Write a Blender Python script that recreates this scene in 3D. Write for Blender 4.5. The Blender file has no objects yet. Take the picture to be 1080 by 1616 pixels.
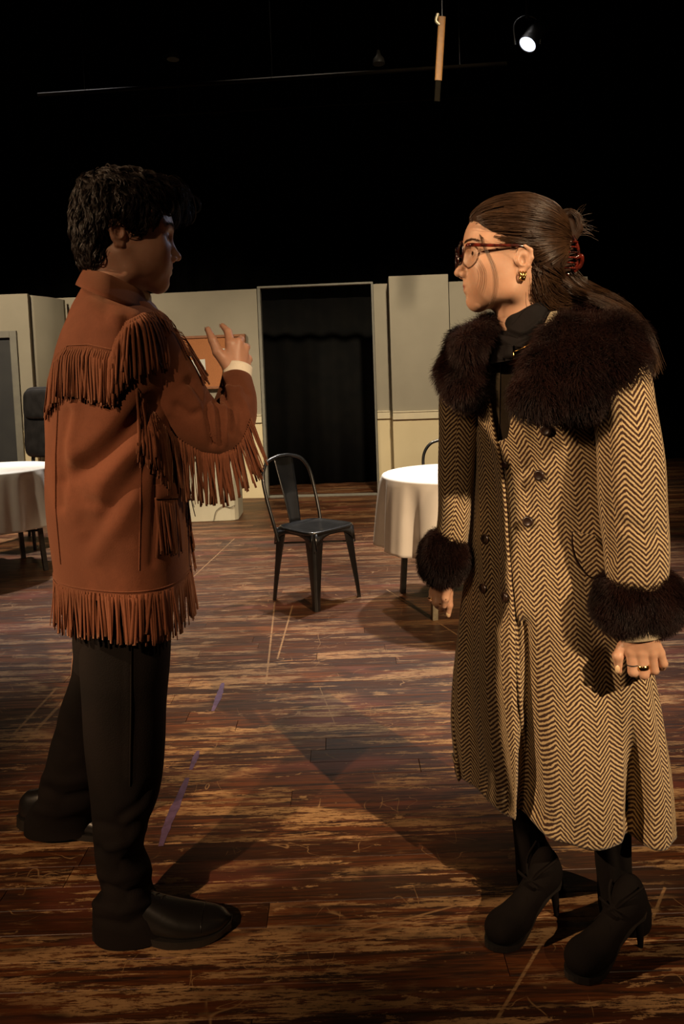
import bpy, math, random
import numpy as np
from mathutils import Vector, Matrix
from mathutils.bvhtree import BVHTree

# ------------------------------------------------------------------ camera
scn = bpy.context.scene
COL = scn.collection
CAMZ = 1.32
FPX = 1150.0
PITCH = math.radians(4.0)
ROLL = math.radians(2.0)
CX, CY = 540.0, 674.0
_F = Vector((0, math.cos(PITCH), -math.sin(PITCH)))
_U0 = Vector((0, math.sin(PITCH), math.cos(PITCH)))
_R0 = Vector((1, 0, 0))
_R = _R0 * math.cos(ROLL) - _U0 * math.sin(ROLL)
_U = _U0 * math.cos(ROLL) + _R0 * math.sin(ROLL)
cam_data = bpy.data.cameras.new('camera')
cam = bpy.data.objects.new('camera', cam_data)
COL.objects.link(cam)
M4 = Matrix.Identity(4)
for i in range(3):
    M4[i][0] = _R[i]; M4[i][1] = _U[i]; M4[i][2] = -_F[i]
M4[2][3] = CAMZ
cam.matrix_world = M4
cam_data.sensor_fit = 'VERTICAL'
cam_data.sensor_height = 36.0
cam_data.lens = FPX / 1616.0 * 36.0
cam_data.shift_y = -(808.0 - CY) / 1616.0
cam_data.clip_start = 0.05
scn.camera = cam

# ------------------------------------------------------------------ world, lights, exposure
scn.view_settings.view_transform = 'Standard'
scn.view_settings.look = 'None'
scn.view_settings.gamma = 1.0
scn.view_settings.use_curve_mapping = False
scn.view_settings.exposure = 0.3
world = bpy.data.worlds.new('dark_theatre')
scn.world = world
world.use_nodes = True
world.node_tree.nodes['Background'].inputs[0].default_value = (0.9, 0.75, 0.6, 1)
world.node_tree.nodes['Background'].inputs[1].default_value = 0.004


def spot(name, loc, tgt, watts, col, size_deg, blend=0.5, radius=0.08):
    d = bpy.data.lights.new(name, 'SPOT')
    d.energy = watts; d.color = col; d.spot_size = math.radians(size_deg)
    d.spot_blend = blend; d.shadow_soft_size = radius
    o = bpy.data.objects.new(name, d)
    o.location = loc
    o.rotation_euler = (Vector(tgt) - Vector(loc)).to_track_quat('-Z', 'Y').to_euler()
    COL.objects.link(o)
    return o


WARM = (1.0, 0.70, 0.42)
spot('front_spot_right', (3.7, -3.9, 5.0), (0.72, 2.05, 1.12), 2800, WARM, 19, 0.6, 0.04)
spot('front_spot_left', (-3.1, -3.4, 4.5), (-0.30, 2.3, 1.00), 280, (1.0, 0.64, 0.36), 22, 0.6, 0.04)
spot('front_spot_left_low', (-3.2, -3.4, 4.5), (-0.30, 2.55, 0.0), 1000, (1.0, 0.64, 0.36), 15, 0.8, 0.04)
spot('side_spot_left', (-4.2, 0.80, 3.0), (0.1, 1.65, 1.15), 680, (1.0, 0.66, 0.38), 26, 0.6, 0.04)
spot('back_spot_cool', (2.6, 5.6, 3.9), (-0.35, 1.7, 1.50), 60, (0.72, 0.78, 1.0), 18, 0.6, 0.05)
spot('wall_wash_left', (-3.9, 2.9, 5.0), (-2.8, 8.0, 0.4), 1250, (1.0, 0.82, 0.57), 58, 0.9, 0.15)
spot('wall_wash_right', (0.9, 2.9, 5.0), (0.9, 8.0, 0.4), 1250, (1.0, 0.82, 0.57), 54, 0.9, 0.15)
spot('top_light_right', (1.3, 5.9, 5.6), (0.8, 4.5, 0.0), 1150, (1.0, 0.95, 0.92), 42, 0.7, 0.10)
spot('top_light_left', (-2.4, 6.9, 5.6), (-2.3, 5.3, 0.0), 1150, (1.0, 0.95, 0.92), 42, 0.7, 0.10)
spot('top_light_mid', (-0.3, 6.6, 5.6), (-0.3, 4.6, 0.0), 700, (1.0, 0.84, 0.66), 42, 0.9, 0.12)

# ------------------------------------------------------------------ helpers
rng = np.random.default_rng(7)
random.seed(7)


def P(px, py, Y):
    """world point on the line of sight of a photograph pixel at depth Y"""
    d = _F + _R * ((px - CX) / FPX) - _U * ((py - CY) / FPX)
    t = Y / d.y
    return np.array((d.x * t, Y, CAMZ + d.z * t))


def proj(p):
    p = np.asarray(p, float)
    q = p - np.array((0, 0, CAMZ))
    R = np.array(_R); U = np.array(_U); F = np.array(_F)
    w = q @ F
    return np.stack([CX + FPX * (q @ R) / w, CY - FPX * (q @ U) / w], -1)


def tag(o, label=None, cat=None, group=None, kind=None):
    if label: o['label'] = label
    if cat: o['category'] = cat
    if group: o['group'] = group
    if kind: o['kind'] = kind
    return o


def empty(name, loc=(0, 0, 0), rz=0.0):
    o = bpy.data.objects.new(name, None)
    o.location = loc; o.rotation_euler = (0, 0, rz)
    o.empty_display_size = 0.1
    COL.objects.link(o)
    return o


def link(name, me, mat=None, parent=None, smooth=True):
    if mat is not None:
        if isinstance(mat, (list, tuple)):
            for m in mat: me.materials.append(m)
        else:
            me.materials.append(mat)
    if smooth:
        me.polygons.foreach_set('use_smooth', np.ones(len(me.polygons), bool))
    o = bpy.data.objects.new(name, me)
    COL.objects.link(o)
    if parent is not None: o.parent = parent
    return o


class MB:
    """collects vertices, faces and loop UVs, then links them as one object"""
    def __init__(s):
        s.v = []; s.f = []; s.uv = []; s.n = 0; s.mi = []

    def add(s, verts, faces, uvs=None, mi=0):
        verts = np.asarray(verts, float).reshape(-1, 3)
        s.v.append(verts)
        off = s.n
        for k, f in enumerate(faces):
            s.f.append([int(i) + off for i in f])
            s.mi.append(mi)
            if uvs is not None: s.uv.append([tuple(c) for c in uvs[k]])
            else: s.uv.append([(0, 0)] * len(f))
        s.n += len(verts)

    def box(s, lo, hi, M=None, mi=0):
        x0, y0, z0 = lo; x1, y1, z1 = hi
        v = np.array([(x0, y0, z0), (x1, y0, z0), (x1, y1, z0), (x0, y1, z0),
                      (x0, y0, z1), (x1, y0, z1), (x1, y1, z1), (x0, y1, z1)], float)
        if M is not None: v = np.array([tuple(M @ Vector(p)) for p in v])
        s.add(v, [(0, 3, 2, 1), (4, 5, 6, 7), (0, 1, 5, 4), (1, 2, 6, 5), (2, 3, 7, 6), (3, 0, 4, 7)], mi=mi)

    def mesh(s, name):
        me = bpy.data.meshes.new(name)
        v = np.concatenate(s.v) if s.v else np.zeros((0, 3))
        me.from_pydata(v.tolist(), [], s.f)
        uvl = me.uv_layers.new(name='UVMap')
        flat = np.array([c for f in s.uv for c in f], dtype=np.float32).ravel()
        uvl.data.foreach_set('uv', flat)
        me.polygons.foreach_set('material_index', np.array(s.mi, dtype=np.int32))
        me.update()
        return me

    def build(s, name, mat=None, parent=None, smooth=True, bevel=0.0, auto=None):
        o = link(name, s.mesh(name), mat, parent, smooth)
        if bevel > 0:
            m = o.modifiers.new('bevel', 'BEVEL'); m.width = bevel; m.segments = 2
            m.limit_method = 'ANGLE'; m.angle_limit = math.radians(40)
        return o


def np_mesh(name, v, f, mat=None, parent=None, smooth=True):
    """fast mesh from numpy arrays; f is (n,3) or (n,4)"""
    v = np.asarray(v, np.float32); f = np.asarray(f, np.int32)
    me = bpy.data.meshes.new(name)
    n, k = f.shape
    me.vertices.add(len(v)); me.vertices.foreach_set('co', v.ravel())
    me.loops.add(n * k); me.loops.foreach_set('vertex_index', f.ravel())
    me.polygons.add(n)
    me.polygons.foreach_set('loop_start', np.arange(0, n * k, k, dtype=np.int32))
    me.polygons.foreach_set('loop_total', np.full(n, k, dtype=np.int32))
    me.update(calc_edges=True)
    me.validate()
    return link(name, me, mat, parent, smooth)


def catmull(pts, n):
    pts = np.asarray(pts, float)
    if len(pts) == 2:
        t = np.linspace(0, 1, n)[:, None]
        return pts[0] * (1 - t) + pts[1] * t
    ext = np.vstack([2 * pts[0] - pts[1], pts, 2 * pts[-1] - pts[-2]])
    segs = len(pts) - 1
    out = []
    for t in np.linspace(0, segs, n):
        i = min(int(t), segs - 1); u = t - i
        p0, p1, p2, p3 = ext[i], ext[i + 1], ext[i + 2], ext[i + 3]
        out.append(0.5 * ((2 * p1) + (-p0 + p2) * u + (2 * p0 - 5 * p1 + 4 * p2 - p3) * u * u +
                          (-p0 + 3 * p1 - 3 * p2 + p3) * u ** 3))
    return np.array(out)


def grid_faces(nr, nc, closed):
    f = []
    for i in range(nr - 1):
        for j in range(nc if closed else nc - 1):
            a = i * nc + j; b = i * nc + (j + 1) % nc
            f.append((a, b, b + nc, a + nc))
    return f


def grid_normals(V, closed):
    nr, nc, _ = V.shape
    if closed:
        du = np.roll(V, -1, 1) - np.roll(V, 1, 1)
    else:
        du = np.gradient(V, axis=1)
    dv = np.gradient(V, axis=0)
    n = np.cross(du, dv)
    l = np.linalg.norm(n, axis=2, keepdims=True); l[l < 1e-9] = 1
    return n / l


def grid_mesh(mb, V, closed=True, cap0=False, cap1=False, uvs=None, flip=False, mi=0):
    """V: (rows, cols, 3); UVs in metres (around, along) unless given"""
    nr, nc, _ = V.shape
    if uvs is None:
        mid = V[nr // 2]
        nxt = np.roll(mid, -1, 0) if closed else np.vstack([mid[1:], mid[-1:]])
        du = np.linalg.norm(nxt - mid, axis=1)
        u = np.concatenate([[0], np.cumsum(du)])
        cen = V.mean(1)
        dv = np.linalg.norm(np.diff(cen, axis=0), axis=1)
        v = np.concatenate([[0], np.cumsum(dv)])
    fs = grid_faces(nr, nc, closed); uu = []
    k = 0
    for i in range(nr - 1):
        for j in range(nc if closed else nc - 1):
            if uvs is None:
                uu.append([(u[j], v[i]), (u[j + 1], v[i]), (u[j + 1], v[i + 1]), (u[j], v[i + 1])])
            else:
                j2 = (j + 1) % nc
                a = uvs[i][j]; b = uvs[i][j2]; c = uvs[i + 1][j2]; d = uvs[i + 1][j]
                if closed and j2 == 0:
                    w = uvs[i][1][0] - uvs[i][0][0]
                    b = (uvs[i][j][0] + w, b[1]); c = (uvs[i + 1][j][0] + w, c[1])
                uu.append([a, b, c, d])
    if flip:
        fs = [f[::-1] for f in fs]; uu = [u_[::-1] for u_ in uu]
    verts = V.reshape(-1, 3)
    mb.add(verts, fs, uu, mi)
    off = mb.n - len(verts)
    for cap, row, rev in ((cap0, 0, True), (cap1, nr - 1, False)):
        if cap:
            c = V[row].mean(0)
            idx = list(range(nc))
            ring = V[row]
            f = []
            for j in range(nc if closed else nc - 1):
                a, b = j, (j + 1) % nc
                f.append((nc, b, a) if (rev != flip) else (nc, a, b))
            mb.add(np.vstack([ring, c]), f, None, mi)


def frames(path):
    path = np.asarray(path, float)
    T = np.gradient(path, axis=0)
    T /= np.maximum(np.linalg.norm(T, axis=1, keepdims=True), 1e-9)
    N = np.zeros_like(T)
    ref = np.array((0, -1.0, 0.05))
    n = ref - T[0] * (ref @ T[0]); n /= np.linalg.norm(n)
    N[0] = n
    for i in range(1, len(T)):
        n = N[i - 1] - T[i] * (N[i - 1] @ T[i])
        n /= max(np.linalg.norm(n), 1e-9)
        N[i] = n
    B = np.cross(T, N)
    return T, N, B


def tube_grid(path, rad, nc=16, flat=1.0):
    """rad scalar / list; flat scales the N direction"""
    T, N, B = frames(path)
    rad = np.broadcast_to(np.asarray(rad, float), (len(path),)) if np.ndim(rad) <= 1 else rad
    th = np.linspace(0, 2 * math.pi, nc, endpoint=False)
    V = (path[:, None, :] + rad[:, None, None] *
         (N[:, None, :] * np.cos(th)[None, :, None] * flat + B[:, None, :] * np.sin(th)[None, :, None]))
    return V


def tube(mb, pts, rad, nc=10, n=None, flat=1.0, caps=True, mi=0):
    n = n or max(2, len(pts) * 5)
    path = catmull(pts, n)
    if np.ndim(rad) == 1:
        r = np.interp(np.linspace(0, 1, n), np.linspace(0, 1, len(rad)), rad)
    else:
        r = np.full(n, rad)
    V = tube_grid(path, r, nc, flat)
    grid_mesh(mb, V, True, caps, caps, flip=False, mi=mi)
    return V


def strands(name, S, r0, r1, mat, parent, sides=3):
    """S: (n, k, 3) polylines -> one mesh of tapered tubes"""
    S = np.asarray(S, float); n, k, _ = S.shape
    T = np.gradient(S, axis=1); T /= np.maximum(np.linalg.norm(T, axis=2, keepdims=True), 1e-9)
    ref = rng.normal(size=(n, 1, 3)); ref = np.broadcast_to(ref, S.shape)
    N = np.cross(T, ref); N /= np.maximum(np.linalg.norm(N, axis=2, keepdims=True), 1e-9)
    B = np.cross(T, N)
    t = np.linspace(0, 1, k)
    r = (r0 * (1 - t) + r1 * t)[None, :, None, None]
    if np.ndim(r0) == 1: r = (np.asarray(r0)[:, None] * (1 - t)[None] + r1 * t[None])[:, :, None, None]
    th = np.arange(sides) * 2 * math.pi / sides
    V = S[:, :, None, :] + r * (N[:, :, None, :] * np.cos(th)[None, None, :, None] +
                                B[:, :, None, :] * np.sin(th)[None, None, :, None])
    V = V.reshape(-1, 3)
    base = (np.arange(n) * k * sides)[:, None, None]
    i = np.arange(k - 1)[None, :, None] * sides; j = np.arange(sides)[None, None, :]; j2 = (j + 1) % sides
    F = np.stack([base + i + j, base + i + j2, base + i + sides + j2, base + i + sides + j], -1).reshape(-1, 4)
    return np_mesh(name, V, F, mat, parent)


# ---------------- signed distance modelling
class Field:
    def __init__(s, lo, hi, h):
        s.h = h; s.lo = np.array(lo, float)
        s.n = np.ceil((np.array(hi) - s.lo) / h).astype(int) + 1
        s.D = np.full(tuple(s.n), 0.05, np.float32)
        s.ax = [s.lo[i] + h * np.arange(s.n[i]) for i in range(3)]

    def _sub(s, lo, hi):
        a = np.clip(np.floor((np.array(lo) - s.lo) / s.h).astype(int), 0, s.n)
        b = np.clip(np.ceil((np.array(hi) - s.lo) / s.h).astype(int) + 1, 0, s.n)
        sl = tuple(slice(a[i], b[i]) for i in range(3))
        X = s.ax[0][sl[0]][:, None, None]; Y = s.ax[1][sl[1]][None, :, None]; Z = s.ax[2][sl[2]][None, None, :]
        return sl, X, Y, Z

    def op(s, fn, lo, hi, k=0.0, mode='u'):
        pad = k + 0.012
        sl, X, Y, Z = s._sub(np.array(lo) - pad, np.array(hi) + pad)
        A = s.D[sl]
        if A.size == 0: return
        B = fn(X, Y, Z).astype(np.float32)
        if mode == 'u':
            r = np.minimum(A, B)
            if k > 0:
                q = np.maximum(k - np.abs(A - B), 0) / k; r = r - q * q * k * 0.25
        else:
            B = -B
            r = np.maximum(A, B)
            if k > 0:
                q = np.maximum(k - np.abs(A - B), 0) / k; r = r + q * q * k * 0.25
        s.D[sl] = r

    def ell(s, c, r, k=0.0, mode='u', rot=None):
        c = np.array(c, float); r = np.array(r, float)
        m = max(r)
        Rm = None if rot is None else np.array(rot)

        def fn(X, Y, Z):
            x, y, z = X - c[0], Y - c[1], Z - c[2]
            if Rm is not None:
                x, y, z = (Rm[0, 0] * x + Rm[1, 0] * y + Rm[2, 0] * z, Rm[0, 1] * x + Rm[1, 1] * y + Rm[2, 1] * z,
                           Rm[0, 2] * x + Rm[1, 2] * y + Rm[2, 2] * z)
            k0 = np.sqrt((x / r[0]) ** 2 + (y / r[1]) ** 2 + (z / r[2]) ** 2)
            k1 = np.sqrt((x / r[0] ** 2) ** 2 + (y / r[1] ** 2) ** 2 + (z / r[2] ** 2) ** 2)
            return k0 * (k0 - 1) / np.maximum(k1, 1e-6)
        s.op(fn, c - m, c + m, k, mode)

    def cap(s, a, b, ra, rb=None, k=0.0, mode='u'):
        a = np.array(a, float); b = np.array(b, float); rb = ra if rb is None else rb
        ba = b - a; L = max(ba @ ba, 1e-9); m = max(ra, rb)

        def fn(X, Y, Z):
            x, y, z = X - a[0], Y - a[1], Z - a[2]
            t = np.clip((x * ba[0] + y * ba[1] + z * ba[2]) / L, 0, 1)
            return np.sqrt((x - t * ba[0]) ** 2 + (y - t * ba[1]) ** 2 + (z - t * ba[2]) ** 2) - (ra + (rb - ra) * t)
        s.op(fn, np.minimum(a, b) - m, np.maximum(a, b) + m, k, mode)

    def chain(s, pts, rs, k=0.0, mode='u'):
        for i in range(len(pts) - 1):
            s.cap(pts[i], pts[i + 1], rs[i], rs[i + 1], k, mode)

    def mesh(s):
        D = s.D; I = D < 0
        n = D.shape
        c = np.zeros(tuple(x - 1 for x in n), np.uint8)
        offs = [(i, j, k) for i in (0, 1) for j in (0, 1) for k in (0, 1)]
        for i, j, k in offs:
            c += I[i:n[0] - 1 + i, j:n[1] - 1 + j, k:n[2] - 1 + k]
        act = (c > 0) & (c < 8)
        idx = np.argwhere(act)
        vid = np.full(act.shape, -1, np.int32); vid[act] = np.arange(len(idx))
        cv = {o: D[idx[:, 0] + o[0], idx[:, 1] + o[1], idx[:, 2] + o[2]] for o in offs}
        acc = np.zeros((len(idx), 3)); cnt = np.zeros(len(idx))
        for a in offs:
            for d in range(3):
                if a[d] == 0:
                    b = list(a); b[d] = 1; b = tuple(b)
                    va, vb = cv[a], cv[b]
                    m = (va < 0) != (vb < 0)
                    t = np.where(m, va / np.where(m, va - vb, 1), 0)
                    p = np.array(a, float)[None] + 0 * acc; p[:, d] = t
                    acc[m] += p[m]; cnt[m] += 1
        V = (idx + acc / cnt[:, None]) * s.h + s.lo
        F = []
        for d in range(3):
            e1, e2 = (d + 1) % 3, (d + 2) % 3
            A = np.take(I, range(0, n[d] - 1), d); B = np.take(I, range(1, n[d]), d)
            ch = A != B
            q = np.argwhere(ch)
            q = q[(q[:, e1] > 0) & (q[:, e2] > 0) & (q[:, e1] < n[e1] - 1) & (q[:, e2] < n[e2] - 1)]
            s_ = A[q[:, 0], q[:, 1], q[:, 2]]
            def g(d1, d2):
                w = q.copy(); w[:, e1] -= d1; w[:, e2] -= d2
                return vid[w[:, 0], w[:, 1], w[:, 2]]
            f = np.stack([g(1, 1), g(0, 1), g(0, 0), g(1, 0)], -1)
            f[~s_] = f[~s_][:, ::-1]
            F.append(f)
        F = np.concatenate(F)
        F = F[(F >= 0).all(1)]
        return V, F


# ---------------- materials
def new_mat(name):
    m = bpy.data.materials.new(name); m.use_nodes = True
    nt = m.node_tree; nt.nodes.clear()
    out = nt.nodes.new('ShaderNodeOutputMaterial'); b = nt.nodes.new('ShaderNodeBsdfPrincipled')
    nt.links.new(b.outputs[0], out.inputs[0])
    return m, nt, b


def nd(nt, t, **kw):
    n = nt.nodes.new(t)
    for k, v in kw.items(): setattr(n, k, v)
    return n


def math_n(nt, op, a, b=None, c=None, clamp=False):
    n = nt.nodes.new('ShaderNodeMath'); n.operation = op; n.use_clamp = clamp
    for i, v in enumerate((a, b, c)):
        if v is None: continue
        if isinstance(v, (int, float)): n.inputs[i].default_value = v
        else: nt.links.new(v, n.inputs[i])
    return n.outputs[0]


def smooth_n(nt, val, lo, hi, inv=False):
    n = nt.nodes.new('ShaderNodeMapRange'); n.interpolation_type = 'SMOOTHSTEP'
    nt.links.new(val, n.inputs[0])
    n.inputs[1].default_value = lo; n.inputs[2].default_value = hi
    n.inputs[3].default_value = 1.0 if inv else 0.0; n.inputs[4].default_value = 0.0 if inv else 1.0
    return n.outputs[0]


def mixc(nt, fac, a, b, mode='MIX'):
    n = nt.nodes.new('ShaderNodeMix'); n.data_type = 'RGBA'; n.blend_type = mode
    if isinstance(fac, (int, float)): n.inputs[0].default_value = fac
    else: nt.links.new(fac, n.inputs[0])
    for i, v in ((6, a), (7, b)):
        if isinstance(v, tuple): n.inputs[i].default_value = (*v[:3], 1)
        else: nt.links.new(v, n.inputs[i])
    return n.outputs[2]


def noise(nt, vec, scale, detail=3, rough=0.5, dist=0.0):
    n = nt.nodes.new('ShaderNodeTexNoise')
    n.inputs['Scale'].default_value = scale; n.inputs['Detail'].default_value = detail
    n.inputs['Roughness'].default_value = rough; n.inputs['Distortion'].default_value = dist
    if vec is not None: nt.links.new(vec, n.inputs['Vector'])
    return n.outputs['Fac']


def mapping(nt, vec, scale=(1, 1, 1), rot=(0, 0, 0), loc=(0, 0, 0)):
    n = nt.nodes.new('ShaderNodeMapping')
    n.inputs['Scale'].default_value = scale; n.inputs['Rotation'].default_value = rot
    n.inputs['Location'].default_value = loc
    nt.links.new(vec, n.inputs['Vector'])
    return n.outputs[0]


def bump(nt, b, h, strength, dist=0.002):
    n = nt.nodes.new('ShaderNodeBump'); n.inputs['Strength'].default_value = strength
    n.inputs['Distance'].default_value = dist
    nt.links.new(h, n.inputs['Height']); nt.links.new(n.outputs[0], b.inputs['Normal'])


def pm(name, c1, c2=None, scale=20, rough=0.6, bmp=0.0, bscale=None, metal=0.0, spec=0.5, sheen=0.0,
       coat=0.0, sss=0.0, stretch=(1, 1, 1), trans=0.0, alpha=1.0):
    m, nt, b = new_mat(name)
    tc = nd(nt, 'ShaderNodeTexCoord')
    v = mapping(nt, tc.outputs['Object'], stretch)
    c2 = c2 or tuple(x * 0.75 for x in c1)
    f = smooth_n(nt, noise(nt, v, scale, 4), 0.3, 0.7)
    nt.links.new(mixc(nt, f, c1, c2), b.inputs['Base Color'])
    b.inputs['Roughness'].default_value = rough; b.inputs['Metallic'].default_value = metal
    b.inputs['Specular IOR Level'].default_value = spec
    b.inputs['Sheen Weight'].default_value = sheen
    b.inputs['Coat Weight'].default_value = coat
    b.inputs['Transmission Weight'].default_value = trans
    b.inputs['Alpha'].default_value = alpha
    if sss > 0:
        b.inputs['Subsurface Weight'].default_value = sss
        b.inputs['Subsurface Radius'].default_value = (1, 0.35, 0.2)
        b.inputs['Subsurface Scale'].default_value = 0.006
    if bmp > 0:
        bump(nt, b, noise(nt, v, bscale or scale * 4, 3), bmp)
    return m

# ------------------------------------------------------------------ setting materials
def floor_material():
    m, nt, b = new_mat('worn_floor_boards')
    geo = nd(nt, 'ShaderNodeNewGeometry'); pos = geo.outputs['Position']
    oi = nd(nt, 'ShaderNodeObjectInfo')
    rnd = math_n(nt, 'FRACT', math_n(nt, 'ADD', geo.outputs['Random Per Island'], oi.outputs['Random']))
    # grain coordinates shifted per board
    shift = nd(nt, 'ShaderNodeCombineXYZ')
    nt.links.new(math_n(nt, 'MULTIPLY', rnd, 37.0), shift.inputs[0]); nt.links.new(math_n(nt, 'MULTIPLY', rnd, 11.0), shift.inputs[2])
    add = nd(nt, 'ShaderNodeVectorMath', operation='ADD'); nt.links.new(pos, add.inputs[0]); nt.links.new(shift.outputs[0], add.inputs[1])
    gv = mapping(nt, add.outputs[0], (1.6, 34, 1))
    grain = noise(nt, gv, 2.2, 6, 0.62, 0.6)
    fine = noise(nt, mapping(nt, add.outputs[0], (6, 190, 1)), 2.0, 3, 0.6)
    base = mixc(nt, rnd, (0.050, 0.015, 0.005), (0.160, 0.050, 0.016))
    base = mixc(nt, smooth_n(nt, grain, 0.38, 0.62), base, (0.028, 0.012, 0.007))
    base = mixc(nt, math_n(nt, 'MULTIPLY', smooth_n(nt, fine, 0.55, 0.75), 0.45), base, (0.24, 0.115, 0.045))
    # reddish and bluish-grey old paint patches
    pch = noise(nt, mapping(nt, pos, (0.7, 1.4, 1), loc=(3.1, 1.7, 0)), 1.3, 3)
    base = mixc(nt, math_n(nt, 'MULTIPLY', smooth_n(nt, pch, 0.56, 0.68), 0.35), base, (0.055, 0.043, 0.036))
    pch2 = noise(nt, mapping(nt, pos, (0.8, 3.0, 1), loc=(8.1, 4.7, 0)), 1.9, 4)
    base = mixc(nt, math_n(nt, 'MULTIPLY', smooth_n(nt, pch2, 0.56, 0.68), 0.55), base, (0.17, 0.048, 0.030))
    # worn-through tan streaks along the boards
    w1 = noise(nt, mapping(nt, pos, (1.3, 15, 1), loc=(0.3, 0.9, 0)), 1.5, 8, 0.74)
    wm = noise(nt, mapping(nt, pos, (1.0, 3.2, 1), loc=(5.3, 2.9, 0)), 1.6, 4, 0.6)
    wear = math_n(nt, 'MULTIPLY', smooth_n(nt, math_n(nt, 'ADD', w1, math_n(nt, 'MULTIPLY', rnd, 0.10)), 0.560, 0.576), smooth_n(nt, wm, 0.42, 0.54), clamp=True)
    w2 = noise(nt, mapping(nt, pos, (9, 60, 1)), 2.0, 6, 0.8)
    wear = math_n(nt, 'MULTIPLY', wear, smooth_n(nt, w2, 0.435, 0.485))
    # edge wear blobs with hard outline
    w3 = noise(nt, mapping(nt, pos, (3.4, 13, 1), loc=(2.2, 7.0, 0)), 1.4, 8, 0.72)
    blob = smooth_n(nt, math_n(nt, 'ADD', w3, math_n(nt, 'MULTIPLY', rnd, 0.05)), 0.632, 0.642)
    wear = math_n(nt, 'MAXIMUM', wear, math_n(nt, 'MULTIPLY', blob, 0.85))
    # hairline scratches
    def hair(sc, loc, rz, w):
        n = noise(nt, mapping(nt, pos, sc, (0, 0, rz), loc), 1.0, 2, 0.5, 0.4)
        return smooth_n(nt, math_n(nt, 'ABSOLUTE', math_n(nt, 'SUBTRACT', n, 0.5)), 0.0, w, True)
    sm = smooth_n(nt, noise(nt, mapping(nt, pos, (2.5, 4, 1), loc=(1, 1, 4)), 2.0, 4), 0.52, 0.62)
    scr = math_n(nt, 'MULTIPLY', math_n(nt, 'MAXIMUM', hair((5.5, 2.2, 1), (2, 9, 1), 0.4, 0.004),
                                        hair((3, 7.5, 1), (6, 2, 3), -0.5, 0.004)), sm)
    sxyz = nd(nt, 'ShaderNodeSeparateXYZ'); nt.links.new(pos, sxyz.inputs[0])
    # specks
    vor = nd(nt, 'ShaderNodeTexVoronoi'); vor.inputs['Scale'].default_value = 16
    nt.links.new(pos, vor.inputs['Vector'])
    spk = smooth_n(nt, vor.outputs['Distance'], 0.03, 0.075, True)
    # a few long straight scrape lines
    for (x0, y0, x1, y1, w) in LINES:
        dx, dy = x1 - x0, y1 - y0; L = math.hypot(dx, dy); ux, uy = dx / L, dy / L
        ax = math_n(nt, 'SUBTRACT', sxyz.outputs[0], x0); ay = math_n(nt, 'SUBTRACT', sxyz.outputs[1], y0)
        t = math_n(nt, 'ADD', math_n(nt, 'MULTIPLY', ax, ux), math_n(nt, 'MULTIPLY', ay, uy))
        d = math_n(nt, 'ABSOLUTE', math_n(nt, 'ADD', math_n(nt, 'MULTIPLY', ax, -uy), math_n(nt, 'MULTIPLY', ay, ux)))
        inside = math_n(nt, 'MULTIPLY', math_n(nt, 'GREATER_THAN', t, 0.0), math_n(nt, 'LESS_THAN', t, L))
        ln = math_n(nt, 'MULTIPLY', smooth_n(nt, d, w * 0.4, w, True), inside)
        ln = math_n(nt, 'MULTIPLY', ln, smooth_n(nt, w2, 0.36, 0.52))
        scr = math_n(nt, 'MAXIMUM', scr, ln)
    marks = math_n(nt, 'MAXIMUM', math_n(nt, 'MULTIPLY', scr, 0.6), math_n(nt, 'MULTIPLY', spk, 0.35))
    zone = math_n(nt, 'SUBTRACT', 1.0, math_n(nt, 'MULTIPLY', smooth_n(nt, sxyz.outputs[1], 2.4, 4.2), 0.6))
    allw = math_n(nt, 'MAXIMUM', math_n(nt, 'MULTIPLY', wear, math_n(nt, 'MULTIPLY', zone, 0.85)), marks, clamp=True)
    tan = mixc(nt, grain, (0.50, 0.31, 0.145), (0.33, 0.18, 0.075))
    col = mixc(nt, allw, base, tan)
    nt.links.new(col, b.inputs['Base Color'])
    rough = math_n(nt, 'ADD', 0.40, math_n(nt, 'MULTIPLY', allw, 0.3))
    rough = math_n(nt, 'ADD', rough, math_n(nt, 'MULTIPLY', smooth_n(nt, grain, 0.3, 0.7), 0.12))
    nt.links.new(rough, b.inputs['Roughness'])
    b.inputs['Specular IOR Level'].default_value = 0.28
    hgt = math_n(nt, 'ADD', math_n(nt, 'MULTIPLY', grain, 0.5), math_n(nt, 'MULTIPLY', fine, 0.3))
    hgt = math_n(nt, 'SUBTRACT', hgt, math_n(nt, 'MULTIPLY', allw, 0.4))
    bump(nt, b, hgt, 0.5, 0.0015)
    return m


def fl(px, py):
    """floor point under a pixel"""
    d = _F + _R * ((px - CX) / FPX) - _U * ((py - CY) / FPX)
    t = CAMZ / -d.z
    return np.array((d.x * t, d.y * t, 0.0))


LINES = []
for a, b_, w in (((438, 1040), (462, 955), .006), ((420, 1080), (434, 950), .006), ((455, 1500), (735, 1425), .004),
                 ((610, 930), (735, 1010), .006), ((505, 1085), (530, 1145), .003), ((370, 850), (300, 915), .006),
                 ((40, 1170), (130, 1075), .010), ((20, 1160), (90, 1085), .008), ((780, 1616), (860, 1480), .005),
                 ((1010, 1500), (1050, 1400), .005)):
    p, q = fl(*a), fl(*b_)
    LINES.append((p[0], p[1], q[0], q[1], w))

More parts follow.
